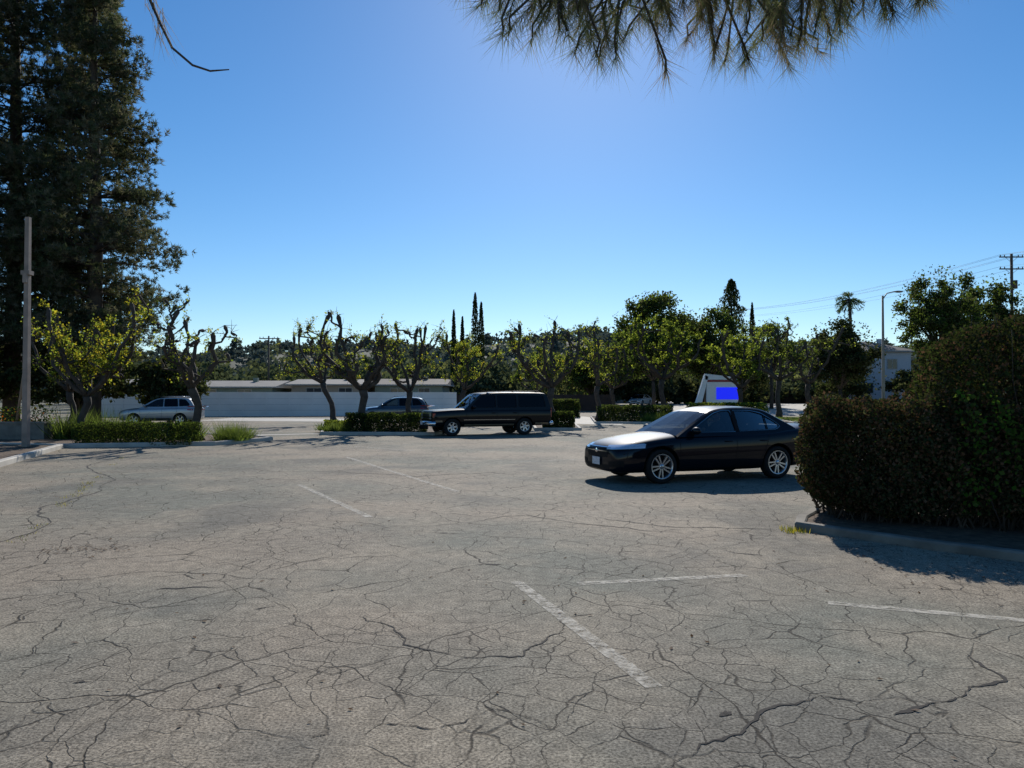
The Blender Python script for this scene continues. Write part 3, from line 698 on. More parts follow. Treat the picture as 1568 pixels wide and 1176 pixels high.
# ---------------------------------------------------------------- big hedge on right
e = empty('overgrown_hedge')
K = [(3.68, 9.45), (4.0, 9.05), (4.62, 8.3), (5.3, 7.65), (6.4, 6.95), (8.5, 6.2), (11, 5.8)]
mb = MB(); mb.sweep([(4.35, 10.6), (3.9, 9.95)] + K, .15, -.005, .10, 0); mb.obj('kerb', [M_concd], e)  # kerb colour darkened to carry the hedge's shade
mb = MB(); mb.add([(p[0], p[1], .07) for p in [(4.35, 10.6), (3.9, 9.95)] + K + [(11, 12), (6, 12.4)]], [tuple(range(11))]); mb.obj('soil', [M_soil], e)
def volpts(fn, lo, hi, n, shell):
    out = []; c = 0
    while c < n:
        W = rs.uniform(lo, hi, (n * 2, 3)); d = fn(W); k = (d > 0) & (rs.rand(len(d)) < np.exp(-d / shell) + .12); out.append(W[k]); c += k.sum()
    return np.concatenate(out)[:n]
def rbox(W, c, h, r=.25):
    q = np.abs(W - np.array(c)) - (np.array(h) - r)
    return -(np.linalg.norm(np.maximum(q, 0), axis=1) + np.minimum(q.max(1), 0) - r)
ca, sa = math.cos(R(-24)), math.sin(R(-24))
def rot(W, c):
    X = W - np.array(c); return np.stack([X[:, 0] * ca + X[:, 1] * sa, -X[:, 0] * sa + X[:, 1] * ca, X[:, 2]], 1)
def fA(W):
    Q = rot(W, (5.40, 9.8, .84)); nz = snoise(W, 2.1, .6) * .13 + snoise(W, 5.5) * .09 + snoise(W, 15, 3) * .05
    cut = np.where(W[:, 2] < .5, (.5 - W[:, 2]) * .55, 0)
    return rbox(Q, (0, 0, 0), (1.44, .9, .82), .38) + nz - cut - .03
def fB(W):
    Q = rot(W, (7.20, 9.25, 1.45)); nz = snoise(W, 1.8, 2) * .14 + snoise(W, 5, 1) * .12 + snoise(W, 13, 1) * .06
    cut = np.where(W[:, 2] < .5, (.5 - W[:, 2]) * .8, 0)
    taper = np.maximum(0, W[:, 2] - 1.7) * np.maximum(0, .5 - (Q[:, 0] + 1.8)) * .7
    return rbox(Q, (0, 0, 0), (1.95, 1.0, 1.16), .36) + nz - cut - taper - .02
PA = volpts(fA, (3.5, 8.2, .1), (7.2, 11.6, 1.95), 82000, .20)
PB = volpts(fB, (4.7, 7.0, .1), (9.4, 11.6, 3.0), 82000, .24)
leaves('foliage_low', PA, .047, [L_hb, L_br, L_ol, L_dg], e, w=.7, probs=[.36, .34, .15, .15])
leaves('foliage_tall', PB, .050, [L_hb, L_br, L_dg], e, w=.7, probs=[.45, .17, .38])
P = []
for i in range(95):
    c = np.array([rs.uniform(5.3, 6.5), 0, rs.normal(1.15, .33)]); c[1] = 9.45 - (c[0] - 5.2) * .45 - rs.uniform(.15, .5) - .28
    P.append(c + rs.normal(size=(9, 3)) * .06)
leaves('ivy', np.concatenate(P), .058, [L_iv, L_g, L_g], e, w=.8)
mb = MB(); rr = random.Random(9)
for i in range(560):
    t = rr.random()
    if t < .5: x = rr.uniform(4.35, 6.4); y = 10.3 - (x - 4.35) * .44 + rr.uniform(-.65, .6); h = rr.uniform(.8, 1.74)
    else: x = rr.uniform(6.0, 8.3); y = 9.7 - (x - 6.0) * .44 + rr.uniform(-.8, .6); h = rr.uniform(1.4, 2.75)
    p = Vector((x, y, .05)); path = [p]
    for k in range(4):
        p = p + Vector((rr.gauss(0, .12), rr.gauss(0, .12), h / 4)); path.append(p)
    r0 = rr.uniform(.006, .018); mb.tube(path, [r0, r0 * .8, r0 * .6, r0 * .4, .003], 0, 5)
for x, y in ((6.1, 8.6), (6.5, 8.4), (7.0, 8.7)):
    mb.tube([(x, y, 0), (x + .1, y, .6), (x + .05, y + .2, 1.4)], [.06, .045, .03], 0, 7)
mb.obj('stems', [M_bark], e)
grass('kerb_weeds', 3.4, 3.7, 9.15, 9.5, 160, .09, [L_gr, L_y], w=.01, z=0)

# ---------------------------------------------------------------- overhanging pine (near)
e = empty('pine_tree', (0, 0, 0)); mb = MB(); rr = random.Random(21)
mb.tube([(4.2, -4.5, 0), (4.1, -4.4, 4), (4.2, -4.3, 11)], [.34, .28, .15], 0, 12)
mb.tube([(4.15, -4.4, 4.6), (3.0, -2, 5.0), (1.8, 1, 4.6), (1.0, 3.2, 3.95), (.4, 3.9, 3.8)], [.13, .10, .07, .035, .012], 0, 8)
mb.tube([(1.8, 1, 4.6), (1.9, 2.2, 4.2), (1.75, 3.2, 3.75)], [.05, .03, .012], 0, 7)
mb.tube([(4.1, -4.4, 5.6), (1, -2, 5.8), (-.9, .8, 5.0), (-1.4, 2.4, 3.6), (-1.27, 2.5, 3.2), (-1.24, 2.5, 3.06), (-1.20, 2.5, 2.97), (-1.16, 2.5, 2.89), (-1.09, 2.5, 2.83), (-1.03, 2.5, 2.81), (-.965, 2.5, 2.815)], [.12, .08, .04, .014, .007, .005, .0045, .0042, .004, .0035, .002], 0, 7)
def env(x):
    pts = [(-.3, 3.46), (-.12, 3.30), (.05, 3.16), (.3, 3.14), (.5, 3.10), (.7, 3.03), (.95, 3.01), (1.15, 3.03), (1.35, 3.20), (1.6, 3.30), (1.95, 3.42)]
    return float(np.interp(x, [p[0] for p in pts], [p[1] for p in pts]))
TF = []
for i in range(210):
    x = rr.uniform(-.25, 2.0)
    TF.append((x, rr.uniform(2.8, 3.6), env(x) + rr.random() ** .9 * .46))
B = []; D = []; LL = []; MI = []
for (x, y, z) in TF:
    x *= y / 3.1; z = 1.7 + (z - 1.7) * y / 3.1
    c = Vector((x, y, z)); top = Vector((x * .7 + .3 + rr.uniform(-.2, .2), y + rr.uniform(-.2, .2), max(z + .25, 3.95) + rr.uniform(-.1, .1)))
    mid = c.lerp(top, .45) + Vector((rr.uniform(-.12, .12), rr.uniform(-.05, .05), -.05)); mb.tube([top, mid, c + Vector((rr.uniform(-.02, .02), 0, .05)), c], [.010, .006, .005, .004], 0, 5)
    ax = (c - mid).normalized(); dry = rr.random() < .3
    for k in range(110):
        t = rr.uniform(-.02, .15); b = c - ax * t
        v = Vector((rr.gauss(0, 1), rr.gauss(0, 1), rr.gauss(0, 1))).normalized()
        v = (v * .75 + ax * .5 + Vector((0, 0, -.45))).normalized()
        B.append(b[:]); D.append(v[:]); LL.append(rr.uniform(.09, .18)); MI.append(1 if rr.random() < (.75 if dry else .22) else 0)
for (x, y, z) in ((-1.235, 2.5, 3.07), (-1.2, 2.5, 2.98)):
    for k in range(22):
        v = Vector((rr.gauss(.25, .25), rr.gauss(0, .3), -1)); B.append((x + rr.gauss(0, .01), y, z + rr.gauss(0, .03))); D.append(v[:]); LL.append(rr.uniform(.08, .16)); MI.append(1)
blades('needles', B, D, np.array(LL), .0024, [L_pn, L_pn2], e, mi=MI)
mb.obj('branches', [M_pbark], e)

# ---------------------------------------------------------------- cars
C_navy = pm('car_paint_navy', (.002, .0035, .008), .5, 0, .55, var=.05, spec=.05)
C_black = pm('car_paint_dark', (.0025, .003, .0045), .45, 0, .45, var=.05, spec=.08)
C_silver = pm('car_paint_silver', (.30, .31, .32), .35, .6, .8, var=.04)
C_bluegrey = pm('car_paint_bluegrey', (.03, .045, .065), .3, .4, 1., var=.04)
C_white = pm('car_paint_white', (.75, .75, .75), .35, 0, .8, var=.03)
C_tire = pm('tire_rubber', (.015, .015, .015), .85, var=.2, spec=.2)
C_rim = pm('alloy', (.55, .55, .56), .3, .85, 0, var=.05)
C_plast = pm('black_plastic', (.008, .008, .009), .6, var=.1, spec=.15)
C_chrome = pm('chrome', (.65, .66, .68), .15, 1., 0, var=.03)
C_lamp = pm('headlamp', (.65, .68, .72), .12, .5, 1., var=.1, scale=30.)
C_red = pm('taillamp', (.30, .01, .01), .15, 0, 1., var=.1)
C_tan = pm('tan_two_tone', (.20, .155, .10), .4, .3, .5, var=.05)
C_plate = pm('plate', (.6, .6, .62), .5, var=.3, scale=40.)
C_int = pm('car_interior', (.03, .028, .026), .8, var=.2)
G_cl = glassm('car_glass', (.36, .40, .40), .75); G_dk = glassm('car_glass_tinted', (.04, .045, .05), .45)
C_skin = pm('skin', (.45, .26, .18), .6, var=.05); C_hair = pm('hair', (.02, .014, .01), .7); C_shirt = pm('shirt', (.10, .11, .14), .9)

def smooth_line(P, k=5):
    out = []; n = len(P)
    for i in range(n - 1):
        p0, p1, p2, p3 = (Vector(P[max(i - 1, 0)]), Vector(P[i]), Vector(P[i + 1]), Vector(P[min(i + 2, n - 1)]))
        for j in range(k):
            t = j / k
            out.append(.5 * ((2 * p1) + (-p0 + p2) * t + (2 * p0 - 5 * p1 + 4 * p2 - p3) * t * t + (-p0 + 3 * p1 - 3 * p2 + p3) * t ** 3))
    out.append(Vector(P[-1])); return out
def filled(outer, holes, th):
    cu = bpy.data.curves.new('tmp', 'CURVE'); cu.dimensions = '2D'; cu.fill_mode = 'BOTH'; cu.extrude = th / 2
    for P in [outer] + holes:
        s = cu.splines.new('POLY'); s.points.add(len(P) - 1); s.use_cyclic_u = True
        for i, p in enumerate(P): s.points[i].co = (p[0], p[1], 0, 1)
    o = bpy.data.objects.new('tmp', cu); COL.objects.link(o)
    dg = bpy.context.evaluated_depsgraph_get(); me = bpy.data.meshes.new_from_object(o.evaluated_get(dg))
    V = [v.co.copy() for v in me.vertices]; F = [tuple(p.vertices) for p in me.polygons]
    bpy.data.objects.remove(o); return V, F
def roundpoly(P, r=.05, k=4):
    out = []; n = len(P)
    for i in range(n):
        p = Vector(P[i]); a = Vector(P[i - 1]); b = Vector(P[(i + 1) % n])
        ra = min(r, (a - p).length * .4); rb = min(r, (b - p).length * .4)
        q0 = p + (a - p).normalized() * ra; q1 = p + (b - p).normalized() * rb
        for j in range(k + 1):
            t = j / k; out.append(q0 * (1 - t) ** 2 + p * 2 * t * (1 - t) + q1 * t * t)
    return out
def build_car(name, loc, head, S):
    e = empty(name, (*loc, S.get('z0', 0)), R(head)); paint = S['paint']
    st_ = S['st']; vs = []; fs = []
    for (x, w_, zb, zs, zt) in st_:
        half = [(w_ * .86, zb), (w_ * .975, zb + .09), (w_, zb + (zs - zb) * .5), (w_ * .992, zs - .13), (w_ * .955, zs - .02), (w_ * .82, zs + (zt - zs) * .55), (w_ * .42, zt - .004)]
        ring = [(0, zb)] + half + [(0, zt)] + [(-a, b) for a, b in half[::-1]]
        vs += [(x, a, b) for a, b in ring]
    n = 16
    for i in range(len(st_) - 1):
        for k in range(n):
            a = i * n + k; b = i * n + (k + 1) % n; fs.append((a, b, b + n, a + n))
    m = (len(st_) - 1) * n
    for o0, fl in ((0, 1), (m, 0)):
        for k in range(7):
            f = (o0 + k, o0 + k + 1, o0 + (15 - k), o0 + (16 - k) % 16)
            if k == 0: f = (o0, o0 + 1, o0 + 15)
            fs.append(f[::-1] if fl else f)
        f = (o0 + 7, o0 + 8, o0 + 9); fs.append(f[::-1] if fl else f)
    mb = MB(); mb.add(vs, fs, 0, None, True); o = mb.obj('body', [paint, C_plast], e)
    bm = bmesh.new(); bm.from_mesh(o.data); bmesh.ops.recalc_face_normals(bm, faces=bm.faces); bm.to_mesh(o.data); bm.free()
    sm = o.modifiers.new('s', 'SUBSURF'); sm.levels = sm.render_levels = 2
    rw = S['rw']; cut = MB()
    for ax in S['axles']:
        for sg in (-1, 1):
            W0 = S['hw']; y0, y1 = sorted((sg * (W0 - .34), sg * (W0 + .3)))
            vsx = []; k2 = 40
            for yy in (y0, y1):
                for k in range(k2):
                    a = 2 * math.pi * k / k2; vsx.append((ax + (rw + .055) * math.cos(a), yy, rw + .01 + (rw + .055) * math.sin(a)))
            cut.add(vsx, [(k, (k + 1) % k2, k2 + (k + 1) % k2, k2 + k) for k in range(k2)] + [tuple(range(k2))[::-1], tuple(range(k2, 2 * k2))], 1)
    c = cut.obj('cutter', [paint, C_plast]); bm = bmesh.new(); bm.from_mesh(c.data); bmesh.ops.recalc_face_normals(bm, faces=bm.faces); bm.to_mesh(c.data); bm.free()
    c.parent = e
    bo = o.modifiers.new('b', 'BOOLEAN'); bo.operation = 'DIFFERENCE'; bo.object = c; bo.solver = 'EXACT'
    bpy.context.view_layer.update()
    dg = bpy.context.evaluated_depsgraph_get(); me = bpy.data.meshes.new_from_object(o.evaluated_get(dg))
    o.modifiers.clear(); o.data = me; bpy.data.objects.remove(c)
    bm = bmesh.new(); bm.from_mesh(me)
    for f in bm.faces: f.smooth = True
    for ed in bm.edges: ed.smooth = not (len(ed.link_faces) == 2 and ed.calc_face_angle(0) > R(38))
    bm.to_mesh(me); bvh = BVHTree.FromBMesh(bm); bm.free()
    D = MB(); mats = [paint, C_plast, C_chrome, C_lamp, C_red, S.get('two', paint), C_plate, C_int, G_cl, G_dk, C_tire, C_rim, C_skin, C_hair, C_shirt]
    def patch(cs, d, nu, nv, off, mat):
        A, B_, C_, E_ = [Vector(q) for q in cs]; d = Vector(d).normalized(); vs = []
        for j in range(nv + 1):
            for i in range(nu + 1):
                p = A.lerp(B_, i / nu).lerp(E_.lerp(C_, i / nu), j / nv)
                h = bvh.ray_cast(p - d * 2, d)
                vs.append((h[0] - d * off) if h[0] is not None else p)
        F = [(j * (nu + 1) + i, j * (nu + 1) + i + 1, (j + 1) * (nu + 1) + i + 1, (j + 1) * (nu + 1) + i) for j in range(nv) for i in range(nu)]
        D.add(vs, F, mat, None, True)
    def side(P4, off, mat, nu=8, nv=3):
        for sg in (1, -1): patch([(p[0], sg * .5, p[1]) for p in P4], (0, -sg, 0), nu, nv, off, mat)
    def seam(x0, z0, x1, z1, wd=.009, mat=1):
        t = Vector((x1 - x0, z1 - z0)).normalized(); q = Vector((-t.y, t.x)) * wd / 2
        side([(x0 - q.x, z0 - q.y), (x1 - q.x, z1 - q.y), (x1 + q.x, z1 + q.y), (x0 + q.x, z0 + q.y)], .003, mat, 8, 1)
    S['detail'](patch, side, seam, D)
    (za, ya), (zc, yc) = S['tumble']
    def yz(z): return ya + (yc - ya) * (z - za) / (zc - za)
    RL = smooth_line(S['roof'], 6); nr = len(RL); xw, xr = S['wx']
    cols = [(-1, -.055), (-.93, -.03), (-.55, -.006), (0, 0), (.55, -.006), (.93, -.03), (1, -.055)]
    vs = []
    for p in RL:
        ye = yz(p[1] - .055)
        for a, dz in cols: vs.append((p[0], a * ye, p[1] + dz))
    for i in range(nr - 1):
        xm = (RL[i][0] + RL[i + 1][0]) / 2
        for k in range(6):
            g = (xm > xw or xm < xr) and k not in (0, 5)
            D.add([vs[i * 7 + k], vs[i * 7 + k + 1], vs[(i + 1) * 7 + k + 1], vs[(i + 1) * 7 + k]], [(0, 1, 2, 3)], (8 if xm > xw else S.get('rg', 8)) if g else 0, None, True)
    zb0 = S['zb0']; outer = [(p[0], p[1] - .055) for p in RL] + [(RL[-1][0], zb0), (RL[0][0], zb0)]
    outer = [q for i, q in enumerate(outer) if i == 0 or (Vector(q) - Vector(outer[i - 1])).length > .004]
    holes = [roundpoly(h, .05) for h in S['win']]
    V, F = filled(outer, holes, .02)
    for sg in (1, -1):
        D.add([(v.x, sg * (yz(v.y) - .010 + v.z), v.y) for v in V], F, 0)
        for hi, h in enumerate(holes):
            g = S['wg'][hi]
            D.add([(q.x, sg * (yz(q.y) - .014), q.y) for q in h], [tuple(range(len(h)))], g)
            nh = len(h); cen = sum(h, Vector((0, 0))) / nh
            for o0_, o1, mt, yo in ((0, .018, 1, .004), (.018, .028, S.get('trim', 1), .002)):
                ri = [q + (q - cen).normalized() * o0_ for q in h]
                ro = [q + (q - cen).normalized() * o1 for q in h]
                vv = [(q.x, sg * (yz(q.y) + yo), q.y) for q in ri] + [(q.x, sg * (yz(q.y) + yo), q.y) for q in ro]
                D.add(vv, [(i, (i + 1) % nh, nh + (i + 1) % nh, nh + i) for i in range(nh)], mt)
        for (px0, px1, pz0, pz1) in S.get('pil', []):
            D.add([(px0, sg * (yz(pz0) + .008), pz0), (px1, sg * (yz(pz0) + .008), pz0), (px1, sg * (yz(pz1) + .008), pz1), (px0, sg * (yz(pz1) + .008), pz1)], [(0, 1, 2, 3)], 1)
        mx_, mz_ = S['mir']; ym = yz(mz_)
        D.sphere((mx_, sg * (ym + .13), mz_), (.08, .12, .075), 0, n=14); D.box((mx_, sg * (ym + .02), mz_ - .05), (.07, .12, .03), 1)
    for sx in S['seats']:
        for sg in (-1, 1):
            D.sphere((sx, sg * .37, S['seatz']), (.09, .22, .30), 7); D.sphere((sx - .03, sg * .37, S['seatz'] + .33), (.06, .13, .09), 7)
    dx = S['roof'][0][0] - .35; D.box((dx, 0, zb0 + .03), (.45, 1.35, .14), 7)
    sc = Matrix.Translation((dx - .28, .37, zb0 + .1)) @ Matrix.Rotation(R(25), 4, 'Y') @ Matrix.Rotation(R(90), 4, 'Z')
    D.lathe([(.17, -.012), (.19, 0), (.17, .012), (.155, 0)], (0, 0, 0), 7, 20, sc, True)
    if S.get('driver'):
        sx = S['seats'][0] + .13; z = S['seatz']
        D.sphere((sx, .37, z + .03), (.13, .22, .26), 14); D.tube([(sx, .37, z + .2), (sx + .01, .37, z + .33)], [.06, .055], 12, 8)
        D.sphere((sx + .03, .37, z + .42), (.095, .078, .12), 12, n=14, m=10); D.sphere((sx + .005, .37, z + .455), (.098, .085, .105), 13, n=14, m=10)
        D.sphere((sx + .125, .37, z + .41), (.02, .014, .02), 12)
        D.tube([(sx, .56, z + .15), (sx + .16, .62, z - .02), (sx + .40, .50, z + .08)], [.06, .05, .04], 14, 8); D.sphere((sx + .43, .49, z + .1), (.05, .035, .05), 12)
        D.tube([(sx, .20, z + .15), (sx + .2, .18, z), (sx + .40, .28, z + .08)], [.06, .05, .04], 14, 8)
    D.obj('details', mats, e)
    Wm = MB(); tw = S.get('tw', .21)
    for ax in S['axles']:
        for sg in (-1, 1):
            yc_ = sg * (S['hw'] - tw / 2 - .015); cc = (ax, yc_, rw); h = tw / 2
            rr_ = rw * S.get('rr', .70)
            Wm.lathe([(rr_, -h * .85), (rw * .86, -h), (rw * .96, -h * .92), (rw, -h * .7), (rw, h * .7), (rw * .96, h * .92), (rw * .86, h), (rr_, h * .85)], cc, 0, 36, closed=True)
            Wm.lathe([(rr_ * 1.01, sg * h * .9), (rr_ * .93, sg * h * .92), (rr_ * .91, sg * h * .5), (rr_ * .9, -sg * h * .3)], cc, 1, 36)
            Wm.lathe([(.001, sg * -.02), (rr_ * .9, sg * -.02)], cc, 2, 24)
            Wm.lathe([(.001, sg * h * .82), (.045, sg * h * .82), (.06, sg * h * .55), (.06, sg * 0)], cc, 1, 16)
            ns = S.get('spokes', 5); pair = S.get('pair', 0)
            for k in range(ns):
                for off in ((-pair, pair) if pair else (0,)):
                    a = 2 * math.pi * k / ns + .2; Mx = Matrix.Translation(cc) @ Matrix.Rotation(a, 4, 'Y')
                    w0, w1 = S.get('sw', (.05, .035)); r0_, r1_ = .04, rr_ * .93; yo = sg * h * .72; yi = sg * h * .35
                    z0_, z1_ = off * .35, off
                    vsx = [(r0_, yo, z0_ - w0 / 2), (r1_, yo * 1.1, z1_ - w1 / 2), (r1_, yo * 1.1, z1_ + w1 / 2), (r0_, yo, z0_ + w0 / 2), (r0_, yi, z0_ - w0 / 2), (r1_, yi, z1_ - w1 / 2), (r1_, yi, z1_ + w1 / 2), (r0_, yi, z0_ + w0 / 2)]
                    Wm.add(vsx, [(0, 1, 2, 3), (7, 6, 5, 4), (0, 4, 5, 1), (2, 6, 7, 3), (1, 5, 6, 2)], 1, Mx)
    Wm.obj('wheels', [C_tire, S.get('rimm', C_rim), C_plast], e)
    return e

def sedan_detail(patch, side, seam, D):
    for sg in (1, -1):
        patch([(2.5, sg * .50, .66), (2.0, sg * 1.05, .70), (2.0, sg * 1.05, .79), (2.5, sg * .50, .745)], (-1, -sg * .75, 0), 10, 4, .005, 3)
        patch([(2.5, sg * .62, .64), (2.2, sg * .95, .66), (2.2, sg * .95, .69), (2.5, sg * .62, .665)], (-1, -sg * .6, 0), 6, 2, .007, 1)
        patch([(2.5, sg * .50, .32), (2.3, sg * .85, .34), (2.3, sg * .85, .46), (2.5, sg * .55, .44)], (-1, -sg * .5, 0), 6, 3, .004, 1)
        patch([(-2.6, sg * .45, .86), (-2.1, sg * 1.0, .88), (-2.1, sg * 1.0, 1.01), (-2.6, sg * .45, 1.0)], (1, -sg * .75, 0), 8, 3, .005, 4)
    patch([(2.5, -.40, .50), (2.5, .40, .50), (2.5, .47, .70), (2.5, -.47, .70)], (-1, 0, 0), 10, 4, .006, 1)
    patch([(2.5, -.42, .615), (2.5, .42, .615), (2.5, .42, .635), (2.5, -.42, .635)], (-1, 0, 0), 8, 1, .014, 2)
    patch([(2.5, -.47, .70), (2.5, .47, .70), (2.5, .47, .715), (2.5, -.47, .715)], (-1, 0, 0), 8, 1, .010, 2)
    patch([(2.5, -.45, .27), (2.5, .45, .27), (2.5, .52, .36), (2.5, -.52, .36)], (-1, 0, 0), 8, 2, .006, 1)
    D.sphere((2.375, 0, .625), (.015, .07, .04), 2); D.box((2.385, 0, .42), (.012, .31, .15), 6)
    seam(.98, .26, 1.0, .86); seam(-.30, .26, -.34, .92); seam(-1.02, .62, -1.15, .92); seam(-.86, .30, -1.02, .62); seam(.95, .25, -.84, .27)
    side([(1.05, .24), (-1.0, .25), (-1.0, .20), (1.05, .19)], .012, 1, 12, 2)
    side([(1.9, .775), (-1.8, .845), (-1.8, .855), (1.9, .785)], .006, 0, 20, 1)
    for x in (-.12, -.98):
        for sg in (1, -1): D.sphere((x - .02, sg * .925, .80), (.11, .022, .017), 0)
def suv_detail(patch, side, seam, D):
    patch([(2.8, -.80, .70), (2.8, .80, .70), (2.8, .80, 1.0), (2.8, -.80, 1.0)], (-1, 0, 0), 12, 4, .012, 2)
    for k in range(2):
        z = .75 + k * .115; patch([(2.8, -.50, z), (2.8, .50, z), (2.8, .50, z + .075), (2.8, -.50, z + .075)], (-1, 0, 0), 10, 2, .02, 1)
    for sg in (1, -1):
        patch([(2.8, sg * .54, .84), (2.8, sg * .80, .84), (2.8, sg * .80, .97), (2.8, sg * .54, .97)], (-1, 0, 0), 4, 3, .024, 3)
        patch([(2.8, sg * .54, .73), (2.8, sg * .80, .73), (2.8, sg * .80, .80), (2.8, sg * .54, .80)], (-1, 0, 0), 4, 2, .024, 3)
        D.box((-2.9, sg * .80, .98), (.06, .14, .42), 4); D.box((2.56, sg * .925, .9), (.12, .02, .16), 4)
    D.tube([(2.50, -.99, .55), (2.72, -.80, .55), (2.76, 0, .55), (2.72, .80, .55), (2.50, .99, .55)], .095, 2, 10); D.box((2.76, 0, .38), (.05, 1.3, .14), 1); D.box((2.86, 0, .56), (.012, .31, .15), 6)
    D.tube([(-2.80, -.97, .52), (-2.98, -.80, .52), (-2.98, .80, .52), (-2.80, .97, .52)], .09, 2, 10)
    side([(1.22, .40), (-1.08, .40), (-1.08, .50), (1.22, .50)], .008, 5, 14, 2); side([(-2.1, .46), (-2.8, .48), (-2.8, .54), (-2.1, .54)], .008, 5, 6, 2)
    side([(2.5, .60), (2.2, .60), (2.2, .68), (2.5, .68)], .008, 5)
    side([(1.25, .685), (-1.12, .685), (-1.12, .70), (1.25, .70)], .012, 2, 14, 1)
    seam(1.12, .42, 1.12, 1.10, .012); seam(-.28, .42, -.28, 1.10, .012); seam(-1.28, .9, -1.28, 1.10, .012); seam(-1.1, .5, -1.28, .9, .012)
    for x in (-.12, -1.12):
        for sg in (1, -1): D.box((x, sg * .975, .98), (.17, .03, .04), 1)
    for sg in (1, -1): D.tube([(.1, sg * .62, 1.93), (-2.4, sg * .62, 1.93)], .015, 1, 6)
    for x in (0, -1.2, -2.3): D.box((x, 0, 1.915), (.05, 1.24, .02), 1)
def cross_detail(patch, side, seam, D):
    for sg in (1, -1):
        patch([(2.5, sg * .50, .78), (1.9, sg * 1.05, .82), (1.9, sg * 1.05, .95), (2.5, sg * .50, .90)], (-1, -sg * .75, 0), 8, 3, .005, 3)
        patch([(-2.6, sg * .5, .88), (-1.9, sg * 1.0, .88), (-1.9, sg * 1.0, 1.15), (-2.6, sg * .5, 1.1)], (1, -sg * .75, 0), 8, 3, .005, 4)
    patch([(2.5, -.42, .55), (2.5, .42, .55), (2.5, .47, .80), (2.5, -.47, .80)], (-1, 0, 0), 8, 4, .006, 1)
    side([(1.0, .30), (-.95, .30), (-.95, .42), (1.0, .42)], .01, 1, 12, 2); seam(.95, .42, .97, .98); seam(-.25, .42, -.27, .98); seam(-1.1, .7, -1.12, .98)
    D.box((2.33, 0, .5), (.012, .31, .15), 6)
    for sg in (1, -1): D.tube([(.0, sg * .56, 1.70), (-1.5, sg * .56, 1.70)], .015, 2, 6)
SED = dict(paint=C_navy, hw=.92, rw=.335, axles=(1.40, -1.35), rr=.72, spokes=5, pair=.045, sw=(.03, .028), detail=sedan_detail, trim=2,
    st=[(2.36, .60, .27, .60, .67), (2.30, .74, .21, .66, .74), (2.08, .85, .19, .74, .82), (1.75, .90, .19, .81, .88), (1.3, .915, .19, .87, .94), (.95, .92, .19, .905, .985), (.3, .92, .18, .92, .95), (-1.0, .925, .19, .95, .96), (-1.5, .92, .20, .985, 1.03), (-1.85, .915, .21, 1.02, 1.085), (-2.2, .89, .25, 1.04, 1.115), (-2.38, .82, .31, 1.03, 1.12), (-2.44, .74, .38, .97, 1.08), (-2.46, .64, .44, .88, .97)],
    roof=[(1.05, .955), (.62, 1.19), (.22, 1.39), (-.1, 1.475), (-.5, 1.50), (-.95, 1.485), (-1.22, 1.43), (-1.55, 1.26), (-1.86, 1.09)], wx=(.20, -1.22), tumble=((.92, .865), (1.45, .625)), zb0=.90,
    win=[[(.74, .995), (.10, 1.325), (-.12, 1.395), (-.32, 1.405), (-.35, 1.0)], [(-.44, 1.0), (-.41, 1.408), (-.82, 1.395), (-1.08, 1.335), (-1.36, 1.18), (-1.47, 1.09), (-1.35, 1.03)]], wg=[8, 8],
    pil=[(-.44, -.35, .99, 1.41), (-1.16, -1.13, 1.02, 1.30)], mir=(.66, 1.02), seats=(-.38, -1.15), seatz=.92, driver=True)
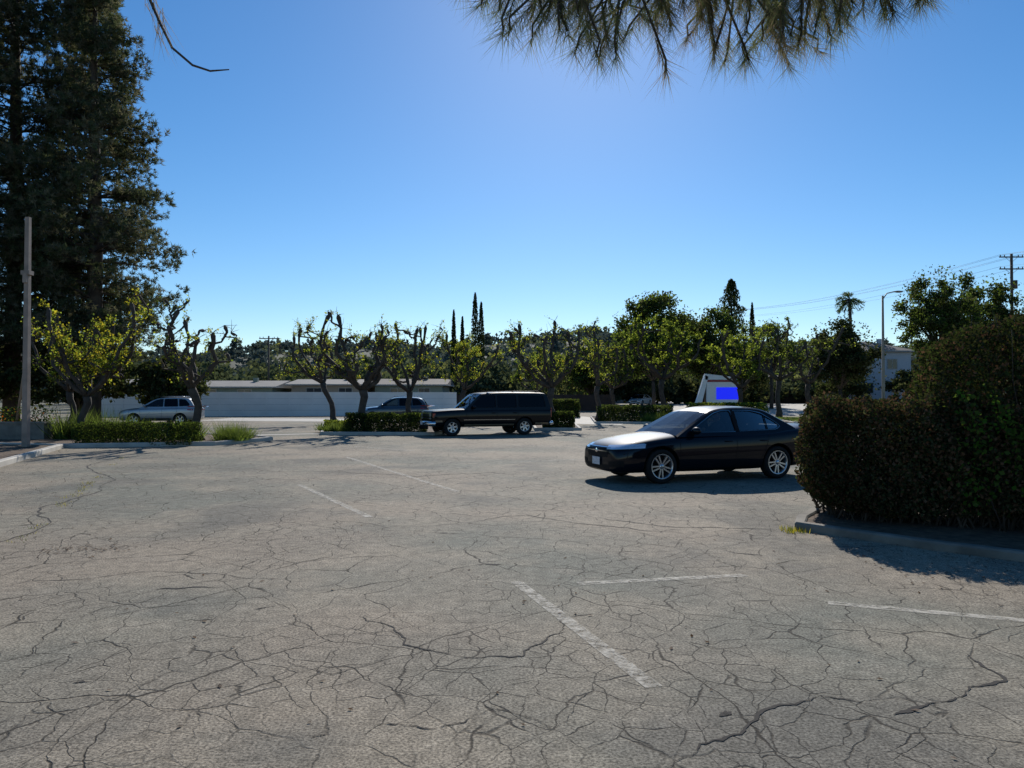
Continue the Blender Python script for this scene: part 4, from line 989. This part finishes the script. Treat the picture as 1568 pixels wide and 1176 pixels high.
SUVS = dict(paint=C_black, two=C_tan, hw=.97, rw=.375, axles=(1.75, -1.59), rr=.58, spokes=6, sw=(.06, .07), tw=.25, detail=suv_detail,
    st=[(2.64, .86, .50, 1.0, 1.05), (2.62, .93, .42, 1.04, 1.09), (2.50, .96, .38, 1.07, 1.12), (1.75, .97, .37, 1.12, 1.16), (1.15, .97, .37, 1.15, 1.19), (0, .97, .36, 1.16, 1.18), (-1.6, .97, .37, 1.16, 1.18), (-2.75, .965, .40, 1.15, 1.18), (-2.88, .94, .43, 1.13, 1.16), (-2.90, .88, .50, 1.08, 1.12)],
    roof=[(1.22, 1.15), (.88, 1.45), (.52, 1.76), (.30, 1.86), (-.5, 1.905), (-1.5, 1.905), (-2.4, 1.89), (-2.68, 1.82), (-2.80, 1.5), (-2.88, 1.14)], wx=(.5, -2.70), rg=9, tumble=((1.12, .925), (1.85, .79)), zb0=1.10,
    win=[[(.92, 1.22), (.50, 1.62), (.36, 1.72), (-.22, 1.74), (-.22, 1.22)], [(-.34, 1.22), (-.34, 1.74), (-1.20, 1.74), (-1.20, 1.22)], [(-1.34, 1.24), (-1.34, 1.74), (-2.52, 1.72), (-2.62, 1.24)]], wg=[9, 9, 9],
    mir=(.80, 1.24), seats=(-.35, -1.25), seatz=1.15)
CRO = dict(paint=C_silver, hw=.90, rw=.34, axles=(1.32, -1.30), rr=.66, spokes=5, sw=(.06, .06), detail=cross_detail,
    st=[(2.28, .60, .34, .72, .78), (2.22, .74, .28, .80, .86), (2.0, .85, .26, .88, .95), (1.3, .90, .26, .97, 1.05), (.95, .90, .26, 1.0, 1.08), (0, .90, .25, 1.02, 1.04), (-1.2, .90, .26, 1.05, 1.07), (-1.9, .88, .28, 1.06, 1.1), (-2.15, .82, .34, 1.02, 1.07), (-2.2, .72, .42, .95, 1.0)],
    roof=[(1.05, 1.03), (.65, 1.30), (.25, 1.53), (-.1, 1.63), (-.7, 1.67), (-1.5, 1.63), (-1.82, 1.53), (-2.02, 1.28), (-2.15, 1.06)], wx=(.22, -1.80), tumble=((1.0, .845), (1.6, .66)), zb0=.98, rg=9,
    win=[[(.75, 1.10), (.15, 1.44), (-.10, 1.53), (-.28, 1.54), (-.30, 1.11)], [(-.40, 1.11), (-.38, 1.54), (-1.08, 1.54), (-1.15, 1.12)], [(-1.25, 1.13), (-1.20, 1.53), (-1.55, 1.49), (-1.80, 1.25), (-1.78, 1.16)]], wg=[8, 9, 9],
    mir=(.70, 1.14), seats=(-.35, -1.15), seatz=1.02)
build_car('sedan_car', (3.93, 15.67), 200, SED)
build_car('suv_car', (-1.26, 32.94), 202, SUVS)
build_car('crossover_car', (-20.8, 44), 184, CRO)
build_car('crossover_car', (-7.6, 47.8), 183, dict(CRO, paint=C_bluegrey))
build_car('white_car', (17.0, 98), 240, dict(SED, paint=C_white, driver=False, z0=.5))
build_car('white_car', (47.5, 88), 190, dict(SED, paint=C_silver, driver=False, z0=.3))
